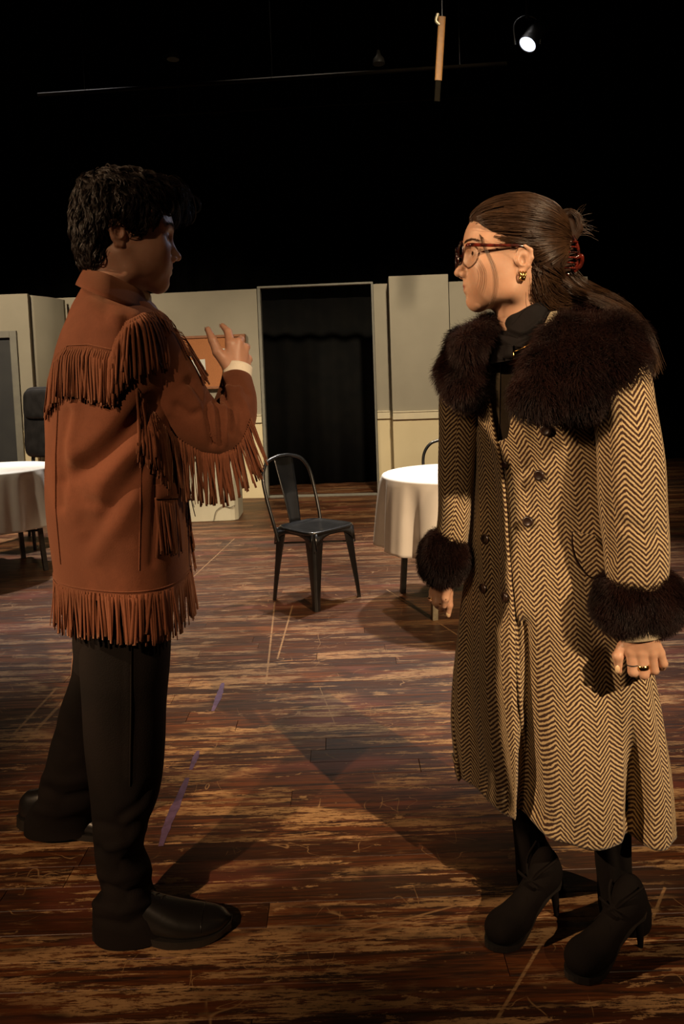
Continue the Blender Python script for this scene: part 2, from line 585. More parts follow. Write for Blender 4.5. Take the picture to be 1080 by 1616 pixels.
M = {}
M['floor'] = floor_material()
M['black_wall'] = pm('black_drape', (0.004, 0.004, 0.004), (0.0025, 0.0025, 0.0025), 6, 0.95, 0.2, spec=0.1)
M['wall_up'] = pm('taupe_painted_flat', (0.30, 0.27, 0.21), (0.275, 0.248, 0.193), 3, 0.85, 0.15, 60, spec=0.2)
M['wall_low'] = pm('cream_painted_flat', (0.66, 0.56, 0.36), (0.62, 0.52, 0.33), 3, 0.8, 0.15, 60, spec=0.25)
M['rail'] = pm('cream_rail_paint', (0.64, 0.56, 0.39), (0.58, 0.51, 0.36), 10, 0.6)
M['trim'] = pm('grey_trim_paint', (0.19, 0.18, 0.145), (0.16, 0.15, 0.125), 10, 0.6)
M['door_dark'] = pm('dark_door_paint', (0.030, 0.030, 0.030), (0.022, 0.022, 0.024), 4, 0.7)
M['cork'] = pm('cork', (0.40, 0.155, 0.055), (0.34, 0.125, 0.045), 90, 0.9, 0.3)
M['cork_frame'] = pm('cork_frame_wood', (0.27, 0.10, 0.035), (0.2, 0.075, 0.03), 20, 0.6)
M['paper'] = pm('paper', (0.62, 0.62, 0.56), (0.55, 0.55, 0.5), 12, 0.8)
M['cloth'] = pm('white_table_linen', (0.80, 0.76, 0.70), (0.76, 0.72, 0.655), 8, 0.85, 0.15, 500, sheen=0.2)
M['chair'] = pm('black_painted_steel', (0.005, 0.005, 0.005), (0.009, 0.009, 0.009), 14, 0.32, 0.08, 80, spec=0.6, coat=0.3)
M['leather'] = pm('black_leather', (0.012, 0.011, 0.011), (0.02, 0.018, 0.018), 14, 0.35, 0.35, 120, spec=0.5)
M['leg_metal'] = pm('worn_tan_metal', (0.30, 0.26, 0.17), (0.17, 0.14, 0.09), 25, 0.4, metal=0.3)
M['leg_dark'] = pm('dark_metal', (0.05, 0.045, 0.04), (0.03, 0.028, 0.025), 25, 0.4, metal=0.5)
M['tape'] = pm('violet_spike_tape', (0.13, 0.075, 0.16), (0.09, 0.05, 0.10), 40, 0.7, 0.3)
M['box'] = pm('cream_box_paint', (0.55, 0.52, 0.40), (0.50, 0.47, 0.36), 5, 0.7)
M['yellow'] = pm('yellow_webbing', (0.13, 0.052, 0.003), (0.10, 0.04, 0.003), 30, 0.7)
M['rig'] = pm('rigging_steel', (0.005, 0.0035, 0.0015), (0.003, 0.002, 0.001), 6, 0.9, spec=0.05)
M['fixture'] = pm('fixture_black', (0.012, 0.012, 0.012), (0.008, 0.008, 0.008), 20, 0.5)


def emit_mat(name, col, strength):
    m = bpy.data.materials.new(name); m.use_nodes = True; nt = m.node_tree; nt.nodes.clear()
    o = nt.nodes.new('ShaderNodeOutputMaterial'); e = nt.nodes.new('ShaderNodeEmission')
    e.inputs[0].default_value = (*col, 1); e.inputs[1].default_value = strength
    nt.links.new(e.outputs[0], o.inputs[0])
    return m


M['lamp'] = emit_mat('lamp_lens', (0.75, 0.82, 1.0), 1.6)

# ------------------------------------------------------------------ floor
mb = MB(); mb.box((-7, -1.5, -0.06), (7, 10.6, -0.022))
floor = tag(mb.build('floor', pm('subfloor', (0.02, 0.012, 0.008), None, 10, 0.9), smooth=False), kind='structure')
BW = 0.083
plank_mesh = None
rows = int((10.5 + 1.4) / BW)
R2 = random.Random(11)
far = MB(); near_spec = []
for r in range(rows):
    y0 = -1.4 + r * BW
    x = -6.9 - R2.random() * 1.5
    while x < 6.9:
        L = R2.choice((0.9, 1.25, 1.6, 2.0, 2.4)) + R2.random() * 0.2
        dz = R2.uniform(-0.0004, 0.0)
        x1 = x + L
        half = 0.49 * (y0 + 0.05) + 0.1
        if 0.98 < y0 < 3.75 and x1 > -half and x < half:
            near_spec.append((x, y0, L, dz))
        else:
            lo = (max(x, -6.95) + 0.0004, y0 + 0.0004, -0.022); hi = (min(x1, 6.95) - 0.0004, y0 + BW - 0.0004, dz)
            if hi[0] > lo[0]: far.box(lo, hi)
        x = x1


def plank_base():
    mb = MB()
    g = 0.0004; c = 0.0012
    v = [(g, g, -0.022), (1 - g, g, -0.022), (1 - g, BW - g, -0.022), (g, BW - g, -0.022),
         (g, g, -c), (1 - g, g, -c), (1 - g, BW - g, -c), (g, BW - g, -c),
         (g * 1.5, g + c, 0), (1 - g * 1.5, g + c, 0), (1 - g * 1.5, BW - g - c, 0), (g * 1.5, BW - g - c, 0)]
    f = [(0, 1, 5, 4), (1, 2, 6, 5), (2, 3, 7, 6), (3, 0, 4, 7), (4, 5, 9, 8), (5, 6, 10, 9), (6, 7, 11, 10), (7, 4, 8, 11), (8, 9, 10, 11)]
    mb.add(v, f)
    me = mb.mesh('plank'); me.materials.append(M['floor'])
    return me


pm_me = plank_base()
for (x, y, L, dz) in near_spec:
    o = bpy.data.objects.new('plank', pm_me); o.location = (x, y, dz); o.scale = (L, 1, 1)
    COL.objects.link(o); o.parent = floor
o = far.build('far_planks', M['floor'], floor, smooth=False); tag(o, kind='stuff')
print('planks', len(near_spec))


# violet tape remnants
def tape(points, w):
    mb = MB(); pts = [fl(*p) for p in points]
    path = catmull(pts, 14)
    T = np.gradient(path, axis=0); T /= np.linalg.norm(T, axis=1, keepdims=True)
    N = np.stack([-T[:, 1], T[:, 0], 0 * T[:, 0]], 1)
    ws = w * (0.35 + 0.65 * np.sin(np.linspace(0.15, 2.99, 14)) * rng.uniform(0.6, 1.1, 14))[:, None]
    top = np.stack([path - N * ws, path + N * ws], 1) + np.array((0, 0, 0.0012))
    grid_mesh(mb, top, closed=False)
    bot = top.copy(); bot[:, :, 2] = 0.0
    ring = np.concatenate([top[:, 0], top[::-1, 1]]); ringb = np.concatenate([bot[:, 0], bot[::-1, 1]])
    grid_mesh(mb, np.stack([ring, ringb]), closed=True)
    o = mb.build('tape_strip', M['tape'], floor, smooth=False)
    o['label'] = 'worn violet floor tape'


tape([(352, 1078), (346, 1098), (336, 1122)], 0.014)
tape([(313, 1185), (301, 1215)], 0.011)
tape([(296, 1228), (282, 1262), (266, 1298), (254, 1335)], 0.016)


# ------------------------------------------------------------------ room shell and flats
def st(mb, name, mat, parent=None, bevel=0.0):
    o = mb.build(name, mat, parent, smooth=False, bevel=bevel)
    if parent is None: tag(o, kind='structure')
    return o


mb = MB()
# black drape with shallow pleats behind everything
xs = np.linspace(-6.9, 6.9, 300)
dr = np.stack([np.stack([xs, 10.2 + 0.05 * np.sin(xs * 16 + 1.3 * np.sin(xs * 3)), np.full_like(xs, z)], 1) for z in (0, 6.5)])
grid_mesh(mb, dr, closed=False)
st(mb, 'wall_back', M['black_wall'])
for nm, x in (('wall_left', -6.95), ('wall_right', 6.95)):
    mb = MB(); mb.box((min(x, x + 0.1), -1.5, 0), (max(x, x + 0.1), 10.4, 6.5)); st(mb, nm, M['black_wall'])
mb = MB(); mb.box((-7, 2.5, 6.5), (7, 10.6, 6.6)); st(mb, 'ceiling', M['black_wall'])


def flat(name, A, B, z1, mats_rail=True, thick=0.06, z0=0.0, split=0.87, parent=None):
    """scenery flat: vertical slab from plan point A to B, lower cream / upper taupe with a rail"""
    A = np.array(A[:2], float); B = np.array(B[:2], float)
    d = B - A; L = np.linalg.norm(d); d /= L
    rz = math.atan2(d[1], d[0])
    e = empty(name, (A[0], A[1], 0), rz) if parent is None else parent
    m = MB(); m.box((0, 0, max(z0, split) if split > z0 else z0), (L, thick, z1))
    o = m.build('upper_panel', M['wall_up'], e, False, 0.003)
    if z0 < split:
        m = MB(); m.box((0, 0, z0), (L, thick, split)); m.build('lower_panel', M['wall_low'], e, False, 0.003)
        m = MB(); m.box((0, -0.022, split - 0.03), (L, 0.0, split + 0.045)); m.box((0, -0.03, split + 0.045), (L, 0.0, split + 0.058))
        m.build('chair_rail', M['rail'], e, False, 0.003)
    return e


def pl(px, Y):
    """plan point seen at pixel column px near mid height, at depth Y"""
    return P(px, 620, Y)[:2]


def top_z(px, py, Y):
    return P(px, py, Y)[2]


ztop = 2.30
f1 = flat('scenery_flat', pl(84, 8.24), pl(412, 8.02), ztop)
tag(f1, 'taupe and cream scenery flat carrying the cork notice board', 'flat')
f2 = flat('scenery_flat', pl(594.5, 7.955), pl(617.5, 7.955), ztop)
tag(f2, 'narrow taupe and cream scenery flat between doorway and projecting flat', 'flat')
f3 = flat('scenery_flat', pl(619, 7.72), pl(712, 7.70), 2.345, thick=0.28)
tag(f3, 'projecting taupe and cream flat right of the doorway', 'flat')
f4 = flat('scenery_flat', pl(713, 7.99), pl(930, 7.95), 2.30)
tag(f4, 'recessed shaded flat behind the head of the person in glasses', 'flat')
# header-less opening: trim frame around the open doorway
e = empty('door_frame', (*pl(418, 8.02), 0))
tag(e, 'thin grey trim frame around the dark open doorway', 'door frame')
A = pl(418, 8.02); B = pl(591, 7.95); d = B - A; L = float(np.linalg.norm(d)); e.rotation_euler = (0, 0, math.atan2(d[1], d[0]))
m = MB(); m.box((-0.033, -0.03, 0), (0.0, 0.05, ztop)); m.build('left_jamb', M['trim'], e, False, 0.003)
m = MB(); m.box((L, -0.03, 0), (L + 0.022, 0.05, ztop)); m.build('right_jamb', M['trim'], e, False, 0.003)
m = MB(); m.box((-0.033, -0.03, ztop), (L + 0.022, 0.05, ztop + 0.022)); m.build('head_trim', M['trim'], e, False, 0.003)
m = MB(); m.box((0.0, -0.01, 0), (L, 0.05, 0.022)); m.build('threshold', M['trim'], e, False, 0.003)
# black masking cloth beyond the doorway
m = MB(); xs = np.linspace(A[0] - 0.5, B[0] + 0.5, 60)
dr = np.stack([np.stack([xs, 8.95 + 0.025 * np.sin(xs * 22), np.full_like(xs, z)], 1) for z in (0.01, 2.27)])
grid_mesh(m, dr, closed=False)
o = m.build('masking_curtain', pm('masking_cloth', (0.006, 0.0055, 0.005), (0.004, 0.004, 0.004), 6, 0.95, spec=0.1), None, True)
o.modifiers.new('solid', 'SOLIDIFY').thickness = 0.004
tag(o, 'black masking curtain hanging beyond the open doorway', 'curtain')

# left flat with a side door, standing forward of the back flat
LY = 7.55
A0 = pl(-70, LY); A1 = pl(-2, LY); A2 = pl(35, LY); A3 = pl(53, LY)
lf = empty('scenery_flat', (A3[0], LY, 0))
tag(lf, 'taupe flat at far left with a dark door in grey frame', 'flat')
zt = P(50, 463, LY)[2]
dz_ = P(20, 522, LY)[2]
xd0 = P(-75, 620, LY)[0] - A3[0]; xd1 = P(33, 620, LY)[0] - A3[0]
m = MB(); m.box((xd1, 0, 0.87), (0, 0.05, zt)); m.box((xd0 - 0.5, 0, dz_), (xd1, 0.05, zt)); m.build('upper_panel', M['wall_up'], lf, False)
m = MB(); m.box((xd1, 0, 0.0), (0, 0.05, 0.87)); m.build('lower_panel', M['wall_low'], lf, False)
m = MB(); m.box((xd1 - 0.07, -0.025, 0), (xd1, 0.03, dz_)); m.box((xd0, -0.025, dz_ - 0.07), (xd1 - 0.07, 0.03, dz_)); m.build('door_trim', M['trim'], lf, False, 0.003)
m = MB(); m.box((xd0, 0.01, 0.005), (xd1 - 0.07, 0.045, dz_ - 0.07)); m.build('door_leaf', M['door_dark'], lf, False)
# curved return of that flat going back
m = MB(); pts = [(-0.02, 0.05), (0.08, 0.25), (0.12, 0.42), (0.14, 0.60)]
pp = catmull([(a, b_, 0) for a, b_ in pts], 12)
V = np.stack([pp, pp + np.array((0, 0, zt - 0.01))]); grid_mesh(m, V, closed=False, flip=True)
o = m.build('return_panel', M['wall_up'], lf, True); o.modifiers.new('solid', 'SOLIDIFY').thickness = 0.02

# cork notice board, on the back flat
cb = empty('notice_board')
tag(cb, 'orange cork notice board with pale papers on the back flat', 'notice board')
a = P(283, 534, 8.06); b2 = P(387, 527, 8.0); zb = P(387, 612, 8.0)[2]
th_ = math.atan2(b2[1] - a[1], b2[0] - a[0]) ; W = float(np.hypot(b2[0] - a[0], b2[1] - a[1])); H = b2[2] - zb
cb.location = (a[0], a[1] - 0.0, zb); cb.rotation_euler = (0, 0, th_)
m = MB(); m.box((0.02, -0.012, 0.02), (W - 0.02, 0.03, H - 0.02)); m.build('cork_panel', M['cork'], cb, False)
m = MB(); fr = 0.028
m.box((0, -0.025, 0), (W, 0.03, fr)); m.box((0, -0.025, H - fr), (W, 0.03, H)); m.box((0, -0.025, fr), (fr, 0.03, H - fr)); m.box((W - fr, -0.025, fr), (W, 0.03, H - fr))
m.build('board_frame', M['cork_frame'], cb, False, 0.003)
for (u, v, w, h, t) in ((0.60, 0.56, 0.14, 0.11, 0.05), (0.16, 0.16, 0.17, 0.23, -0.03), (0.02 + 0.06, 0.62, 0.10, 0.05, 0.1)):
    m = MB(); Mx = Matrix.Translation((u * W / 0.72 * 0.72, -0.0145, v * H)) @ Matrix.Rotation(t, 4, 'Y')
    m.box((0, -0.001, 0), (w, 0.001, h), Mx); pp_ = m.build('paper_note', M['paper'], cb, False)
# pale sheet below the board
# cream box (low counter)
bx = empty('counter_box', (*P(376, 820, 6.78)[:2], 0.0), math.radians(1))
tag(bx, 'low cream painted box counter standing before the back flat', 'counter')
m = MB()
w_, d_, h_ = 0.95, 0.42, 0.60
cs = [(-w_, 0), (-0.07, 0), (-0.03, 0.012), (0.0, 0.05), (0.0, d_), (-w_, d_)]
v = [(x, y, 0.0) for x, y in cs] + [(x, y, h_) for x, y in cs]
n_ = len(cs)
fc = [(i, (i + 1) % n_, (i + 1) % n_ + n_, i + n_) for i in range(n_)] + [tuple(range(n_, 2 * n_)), tuple(range(n_ - 1, -1, -1))]
m.add(v, fc); m.build('carcass', M['box'], bx, False, 0.006)
m = MB(); m.box((-w_ - 0.02, -0.03, h_), (0.025, d_ + 0.01, h_ + 0.03)); m.build('counter_top', M['rail'], bx, False, 0.006)
m = MB(); tube(m, [(-0.23, -0.010, 0.005), (-0.20, -0.012, 0.10), (-0.13, -0.012, 0.145), (-0.07, -0.010, 0.13), (-0.02, 0.002, 0.15)], 0.004, 6, 24)
cbm = m.build('cable', pm('cable_grey', (0.25, 0.23, 0.18), None, 10, 0.5), None)
cbm.location = bx.location
tag(cbm, 'thin cable looping over front of the cream box counter', 'cable')


# ------------------------------------------------------------------ furniture
def table_leg(m, x, y, z1, w=0.012, splay=0.0):
    m.box((x - w, y - w, 0), (x + w, y + w, z1))


def round_table(cx, cy, r, name_lbl, cloth_lbl, seed, rz=0.0, legmat='leg_metal'):
    H = 0.745
    t = empty('round_table', (cx, cy, 0), rz)
    tag(t, name_lbl, 'table', 'round tables')
    m = MB()
    th = np.linspace(0, 2 * math.pi, 64, endpoint=False)
    ring = lambda rr, z: np.stack([rr * np.cos(th), rr * np.sin(th), np.full_like(th, z)], 1)
    grid_mesh(m, np.stack([ring(r - 0.01, H - 0.025), ring(r, H - 0.02), ring(r, H - 0.004), ring(r - 0.006, H)]), True, True, True)
    m.build('tabletop', M['leg_dark'], t)
    for k in range(4):
        a = math.pi / 4 + k * math.pi / 2
        m = MB(); q = 0.72 * r
        top = np.array((q * math.cos(a), q * math.sin(a), H - 0.03)); bot = np.array((0.86 * r * math.cos(a), 0.86 * r * math.sin(a), 0.0))
        w = 0.016
        v = []
        for c in (bot, top):
            for dx, dy in ((-w, -w), (w, -w), (w, w), (-w, w)): v.append((c[0] + dx, c[1] + dy, c[2]))
        m.add(v, [(0, 1, 5, 4), (1, 2, 6, 5), (2, 3, 7, 6), (3, 0, 4, 7), (3, 2, 1, 0), (4, 5, 6, 7)])
        m.build('leg', M[legmat if k in (2, 3) else 'leg_dark'], t, False, 0.003)
    m = MB()
    for k in range(2):
        a = math.pi / 4 + k * math.pi / 2
        tube(m, [(-0.80 * r * math.cos(a), -0.80 * r * math.sin(a), 0.28 + 0.012 * k), (0.80 * r * math.cos(a), 0.80 * r * math.sin(a), 0.28 + 0.012 * k)], 0.008, 8, 4)
    m.build('stretcher', M['leg_dark'], t)
    # cloth
    R = np.random.default_rng(seed)
    n = 256; th = np.linspace(0, 2 * math.pi, n, endpoint=False)
    folds = np.zeros(n)
    for kf, am in ((11, 0.6), (17, 0.45), (6, 0.25), (29, 0.15)):
        folds += am * np.sin(kf * th + R.uniform(0, 6.28) + 0.5 * np.sin(2 * th))
    folds = np.sign(folds) * np.abs(folds) ** 0.8
    rowsV = []
    HZ = H + 0.003
    for rr in (0.0005, 0.35 * r, 0.7 * r, 0.93 * r):
        rowsV.append(np.stack([rr * np.cos(th), rr * np.sin(th), np.full(n, HZ)], 1))
    R1 = r + 0.004
    for q in np.linspace(0.1, 1, 4):
        a = q * math.pi / 2
        rr = R1 - 0.012 + 0.012 * math.sin(a); z = HZ - 0.012 + 0.012 * math.cos(a)
        rowsV.append(np.stack([rr * np.cos(th), rr * np.sin(th), np.full(n, z)], 1))
    drop = 0.395
    for q in np.linspace(0.04, 1, 26):
        amp = 0.050 * (q ** 0.6)
        rr = R1 + 0.006 * q + amp * (folds * 0.75 + 0.35)
        z = HZ - 0.012 - drop * q + 0.012 * q * (folds * 0.4)
        rowsV.append(np.stack([rr * np.cos(th), rr * np.sin(th), np.full(n, 0) + z], 1))
    V = np.array(rowsV)
    m = MB(); grid_mesh(m, V, True, flip=True)
    c = m.build('tablecloth', M['cloth'], None)
    c.location = (cx, cy, 0); c.modifiers.new('solid', 'SOLIDIFY').thickness = 0.0015
    tag(c, cloth_lbl, 'tablecloth', 'white tablecloths')
    return t


c = P(722, 747, 4.14)
round_table(c[0], c[1], 0.43, 'round table under a white cloth behind the person in tweed coat',
            'white pleated tablecloth on the table beside the person in tweed coat', 5, rz=math.radians(14))
c2 = P(-16, 737, 5.2)
round_table(c2[0], c2[1], 0.43, 'round table under a white cloth at the far left edge',
            'white pleated tablecloth at the far left edge behind fringed jacket', 9, rz=math.radians(40), legmat='leg_dark')


def make_metal_chair():
    """stacking steel cafe chair; front is +x, origin under the seat centre"""
    t = empty('metal_cafe_chair')
    SH = 0.445
    # seat: rounded square pan
    def sq(r, z, n=48, fx=1.0):
        th = np.linspace(0, 2 * math.pi, n, endpoint=False)
        e = 0.42
        x = r * np.sign(np.cos(th)) * np.abs(np.cos(th)) ** e; y = r * np.sign(np.sin(th)) * np.abs(np.sin(th)) ** e
        y = y * (1.0 + 0.09 * x / r)
        return np.stack([x, y, np.full(n, z)], 1)
    m = MB()
    V = np.stack([sq(0.172, SH - 0.022), sq(0.178, SH - 0.018), sq(0.179, SH - 0.004), sq(0.175, SH), sq(0.160, SH - 0.001), sq(0.152, SH - 0.005), sq(0.08, SH - 0.006)])
    grid_mesh(m, V, True, True, True)
    m.build('seat', M['chair'], t)
    # apron with arched lower edge, one strip per side
    m = MB()
    for k in range(4):
        a = k * math.pi / 2
        Rz = Matrix.Rotation(a, 4, 'Z')
        ys = np.linspace(-0.160, 0.160, 17)
        arch = 0.075 * (np.abs(ys) / 0.16) ** 3.2 + 0.018
        top = [(0.170 + 0.0, y, SH - 0.012) for y in ys]; bot = [(0.172 + 0.12 * arch[i] , y, SH - 0.012 - arch[i]) for i, y in enumerate(ys)]
        V = np.array([[tuple(Rz @ Vector(p)) for p in top], [tuple(Rz @ Vector(p)) for p in bot]])
        grid_mesh(m, V, closed=False, flip=True)
    o = m.build('apron', M['chair'], t); o.modifiers.new('solid', 'SOLIDIFY').thickness = 0.003
    # legs: tapered folded channel
    for sx in (1, -1):
        for sy in (1, -1):
            m = MB()
            rowsV = []
            for q in np.linspace(0, 1, 9):
                z = (SH - 0.015) * (1 - q)
                cx = 0.146 + 0.030 * q ** 1.1; cy = 0.146 + 0.028 * q ** 1.1
                w = 0.047 * (1 - q) ** 1.4 + 0.017
                pts = [(cx + 0.016, cy - w), (cx + 0.018, cy + 0.006), (cx + 0.006, cy + 0.018), (cx - w, cy + 0.016),
                       (cx - w, cy + 0.010), (cx + 0.002, cy + 0.010), (cx + 0.010, cy + 0.002), (cx + 0.010, cy - w)]
                rowsV.append([(sx * x, sy * y, z) for x, y in pts])
            grid_mesh(m, np.array(rowsV), True, True, True, flip=(sx * sy > 0))
            m.build('leg', M['chair'], t, True, 0.0015)
    m = MB()
    tube(m, [(0.175, -0.165, 0.335), (-0.175, 0.165, 0.335)], 0.006, 8, 4); tube(m, [(0.175, 0.165, 0.340), (-0.175, -0.165, 0.340)], 0.006, 8, 4)
    m.build('stretcher', M['chair'], t)
    # back hoop
    m = MB()
    tube(m, [(-0.125, -0.178, 0.36), (-0.150, -0.190, 0.47), (-0.195, -0.198, 0.62), (-0.228, -0.190, 0.74), (-0.247, -0.140, 0.815), (-0.255, -0.06, 0.842),
             (-0.256, 0.0, 0.847), (-0.255, 0.06, 0.842), (-0.247, 0.140, 0.815), (-0.228, 0.190, 0.74), (-0.195, 0.198, 0.62), (-0.150, 0.190, 0.47), (-0.125, 0.178, 0.36)],
         0.0105, 12, 110)
    m.build('back_hoop', M['chair'], t)
    # splat
    zz = np.linspace(SH - 0.01, 0.842, 14)
    hw = np.interp(zz, [SH, 0.842], [0.044, 0.078])
    xx = np.interp(zz, [SH, 0.62, 0.74, 0.842], [-0.165, -0.200, -0.232, -0.256])
    us = np.linspace(-1, 1, 9)
    V = np.array([[(xx[i] - 0.006 * (1 - u * u), hw[i] * u, zz[i]) for u in us] for i in range(14)])
    m = MB(); grid_mesh(m, V, closed=False)
    o = m.build('back_splat', M['chair'], t); o.modifiers.new('solid', 'SOLIDIFY').thickness = 0.003
    return t


def copy_tree(o, parent=None):
    c = o.copy(); COL.objects.link(c); c.parent = parent
    for ch in [x for x in bpy.data.objects if x.parent == o]: copy_tree(ch, c)
    return c


ch = make_metal_chair()
tag(ch, 'black steel cafe chair standing alone between the two people', 'chair', 'black metal cafe chairs')
ch2 = copy_tree(ch)
fa = (fl(438, 942) + fl(490, 930)) / 2; fb = (fl(502, 962) + fl(563, 942)) / 2
cen = (fl(438, 942) + fl(490, 930) + fl(502, 962) + fl(563, 942)) / 4
ch.location = (cen[0] + 0.01, cen[1], 0.0); ch.rotation_euler = (0, 0, math.radians(-44))
q = P(716, 702, 5.05)
ch2.location = (q[0], 4.93, 0.0); ch2.rotation_euler = (0, 0, math.radians(-88))
tag(ch2, 'black steel cafe chair behind the white clothed table on the right', 'chair', 'black metal cafe chairs')

# high-backed leather chair behind the left table
lc = empty('leather_chair', (P(76, 700, 6.35)[0], 6.35, 0), math.radians(-22))
tag(lc, 'high-backed black leather chair behind the left table', 'chair')


def puffy(name, cx, cy, cz, hx, hy, hz, mat, parent, e=0.35, rx=0.0, bulge=0.0):
    n1, n2 = 40, 24
    u = np.linspace(0, 2 * math.pi, n1, endpoint=False); v = np.linspace(-math.pi / 2, math.pi / 2, n2)
    sg = lambda a, p: np.sign(a) * np.abs(a) ** p
    V = np.zeros((n2, n1, 3))
    for i, vv in enumerate(v):
        V[i, :, 0] = hx * sg(np.cos(vv), e) * sg(np.cos(u), e)
        V[i, :, 1] = hy * sg(np.cos(vv), 0.7) * sg(np.sin(u), 0.7)
        V[i, :, 2] = hz * sg(np.sin(vv), e)
    c, s = math.cos(rx), math.sin(rx)
    Y = V[..., 1] * c - V[..., 2] * s; Z = V[..., 1] * s + V[..., 2] * c
    V[..., 1] = Y; V[..., 2] = Z
    V += np.array((cx, cy, cz))
    m = MB(); grid_mesh(m, V, True)
    return m.build(name, mat, parent)


puffy('backrest', 0, 0, 1.01, 0.235, 0.055, 0.31, M['leather'], lc, 0.28, -0.06)
puffy('back_cushion', 0.0, -0.045, 1.17, 0.20, 0.035, 0.13, M['leather'], lc, 0.4, -0.06)
for sx in (-1, 1):
    m = MB(); tube(m, [(sx * 0.17, 0.0, 0.80), (sx * 0.18, -0.02, 0.45)], 0.016, 8, 6); m.build('back_post', M['fixture'], lc)
puffy('seat', 0, -0.26, 0.47, 0.27, 0.27, 0.075, M['leather'], lc, 0.3)
for sx in (-1, 1):
    for sy in (-0.46, -0.04):
        m = MB(); tube(m, [(sx * 0.22, sy, 0.42), (sx * 0.24, sy, 0.0)], [0.02, 0.013], 8, 6); m.build('leg', M['fixture'], lc)

# rigging above the stage
q0 = P(698, 26, 5.6); q1 = P(692, 127, 5.6); q2 = P(690, 160, 5.6)
yl = empty('rigging_strap', tuple(q0))
tag(yl, 'yellow webbing strap hanging from the dark stage grid', 'strap')
for nm, a, b_, w, mt in (('webbing', q0, q1, 0.028, 'yellow'), ('lower_webbing', q1, q2, 0.022, 'rig')):
    m = MB(); tube(m, [a - q0, b_ - q0], w, 10, 8, flat=0.25); m.build(nm, M[mt], yl)
m = MB(); V = tube(m, [np.array((-0.03, 0, 0.02)), np.array((-0.045, 0, -0.03)), np.array((-0.02, 0, -0.06))], 0.012, 8, 12); m.build('buckle', M['leg_metal'], yl)
for (xa, ya, xb, yb, Y, r, lbl) in ((60, 150, 800, 100, 6.2, 0.016, 'nearer long dim steel batten pipe across the stage grid'),
                                    (230, 183, 760, 152, 7.4, 0.012, 'farther thin dim batten pipe across the stage grid')):
    pa, pb = P(xa, ya, Y), P(xb, yb, Y)
    e = empty('batten', tuple(pa)); tag(e, lbl, 'pipe')
    m = MB(); tube(m, [pa - pa, pb - pa], r, 10, 6); m.build('pipe', M['rig'], e)
    for t_ in (0.1, 0.5, 0.9):
        q_ = (pb - pa) * t_; m = MB(); tube(m, [q_, (q_[0], q_[1], 6.5 - pa[2])], 0.003, 6, 3); m.build('hanging_cable', M['fixture'], e)
m = MB(); tube(m, [(0, 0, 0.0), (0.01, 0, 6.5 - q0[2])], 0.004, 6, 3); m.build('hanging_cable', M['fixture'], yl)
# lit profile fixture
fx = empty('stage_light', tuple(P(833, 70, 6.0)))
tag(fx, 'stage light with pale glowing lens above the person in tweed coat', 'stage light')
dirv = Vector((-0.55, -0.30, -0.80)).normalized()
qd = dirv.to_track_quat('Z', 'Y').to_matrix().to_4x4()
m = MB(); th = np.linspace(0, 2 * math.pi, 28, endpoint=False)
prof = [(0.0, -0.34), (0.06, -0.34), (0.075, -0.30), (0.075, -0.10), (0.072, -0.07), (0.072, 0.0), (0.078, 0.0), (0.078, 0.004), (0.070, 0.004), (0.070, -0.01)]
V = np.array([[tuple(qd @ Vector((r * math.cos(a), r * math.sin(a), z))) for a in th] for r, z in prof]); grid_mesh(m, V, True)
m.build('housing', M['fixture'], fx)
m = MB(); V = np.array([[tuple(qd @ Vector((r * math.cos(a), r * math.sin(a), z))) for a in th] for r, z in ((0.070, -0.004), (0.03, 0.004), (0.001, 0.007))]); grid_mesh(m, V, True)
m.build('lens', M['lamp'], fx)
m = MB(); tube(m, [(-0.1, 0, 0.0), (-0.1, 0, 0.16), (0, 0, 0.22), (0.1, 0, 0.16), (0.1, 0, 0.0)], 0.008, 8, 30); m.build('yoke', M['fixture'], fx)
m = MB(); tube(m, [(0, 0, 0.2), (0, 0, 6.5 - fx.location[2])], 0.012, 8, 3); m.build('hanging_stem', M['fixture'], fx)
for (px_, py_, lbl) in ((273, 90, 'small unlit stage lamp hanging from grid, left one'), (598, 97, 'small unlit stage lamp hanging from grid, middle one')):
    e = empty('unlit_stage_lamp', tuple(P(px_, py_, 6.2)))
    tag(e, lbl, 'stage light', 'unlit lamps on the batten')
    m = MB(); V = np.array([[(r * math.cos(a), r * math.sin(a), z) for a in th] for r, z in ((0.05, -0.02), (0.045, 0.02), (0.02, 0.05), (0.012, 0.09))]); grid_mesh(m, V, True, True, True)
    m.build('housing', pm('dull_grey_lamp', (0.03, 0.027, 0.023), None, 10, 0.4), e)
    m = MB(); tube(m, [(0, 0, 0.09), (0, 0, 6.5 - e.location[2])], 0.005, 6, 3); m.build('hanging_stem', M['rig'], e)

# ------------------------------------------------------------------ people: heads and hands
def skin_material(name, c, c2, lip):
    m, nt, b = new_mat(name)
    tc = nd(nt, 'ShaderNodeTexCoord')
    f = smooth_n(nt, noise(nt, tc.outputs['Object'], 30, 4), 0.35, 0.65)
    att = nd(nt, 'ShaderNodeAttribute'); att.attribute_name = 'lip'
    col = mixc(nt, f, c, c2)
    col = mixc(nt, att.outputs['Fac'], col, lip)
    nt.links.new(col, b.inputs['Base Color'])
    b.inputs['Roughness'].default_value = 0.48
    b.inputs['Subsurface Weight'].default_value = 0.25
    b.inputs['Subsurface Radius'].default_value = (1, 0.35, 0.2); b.inputs['Subsurface Scale'].default_value = 0.006
    bump(nt, b, noise(nt, tc.outputs['Object'], 500, 2), 0.12, 0.0006)
    return m


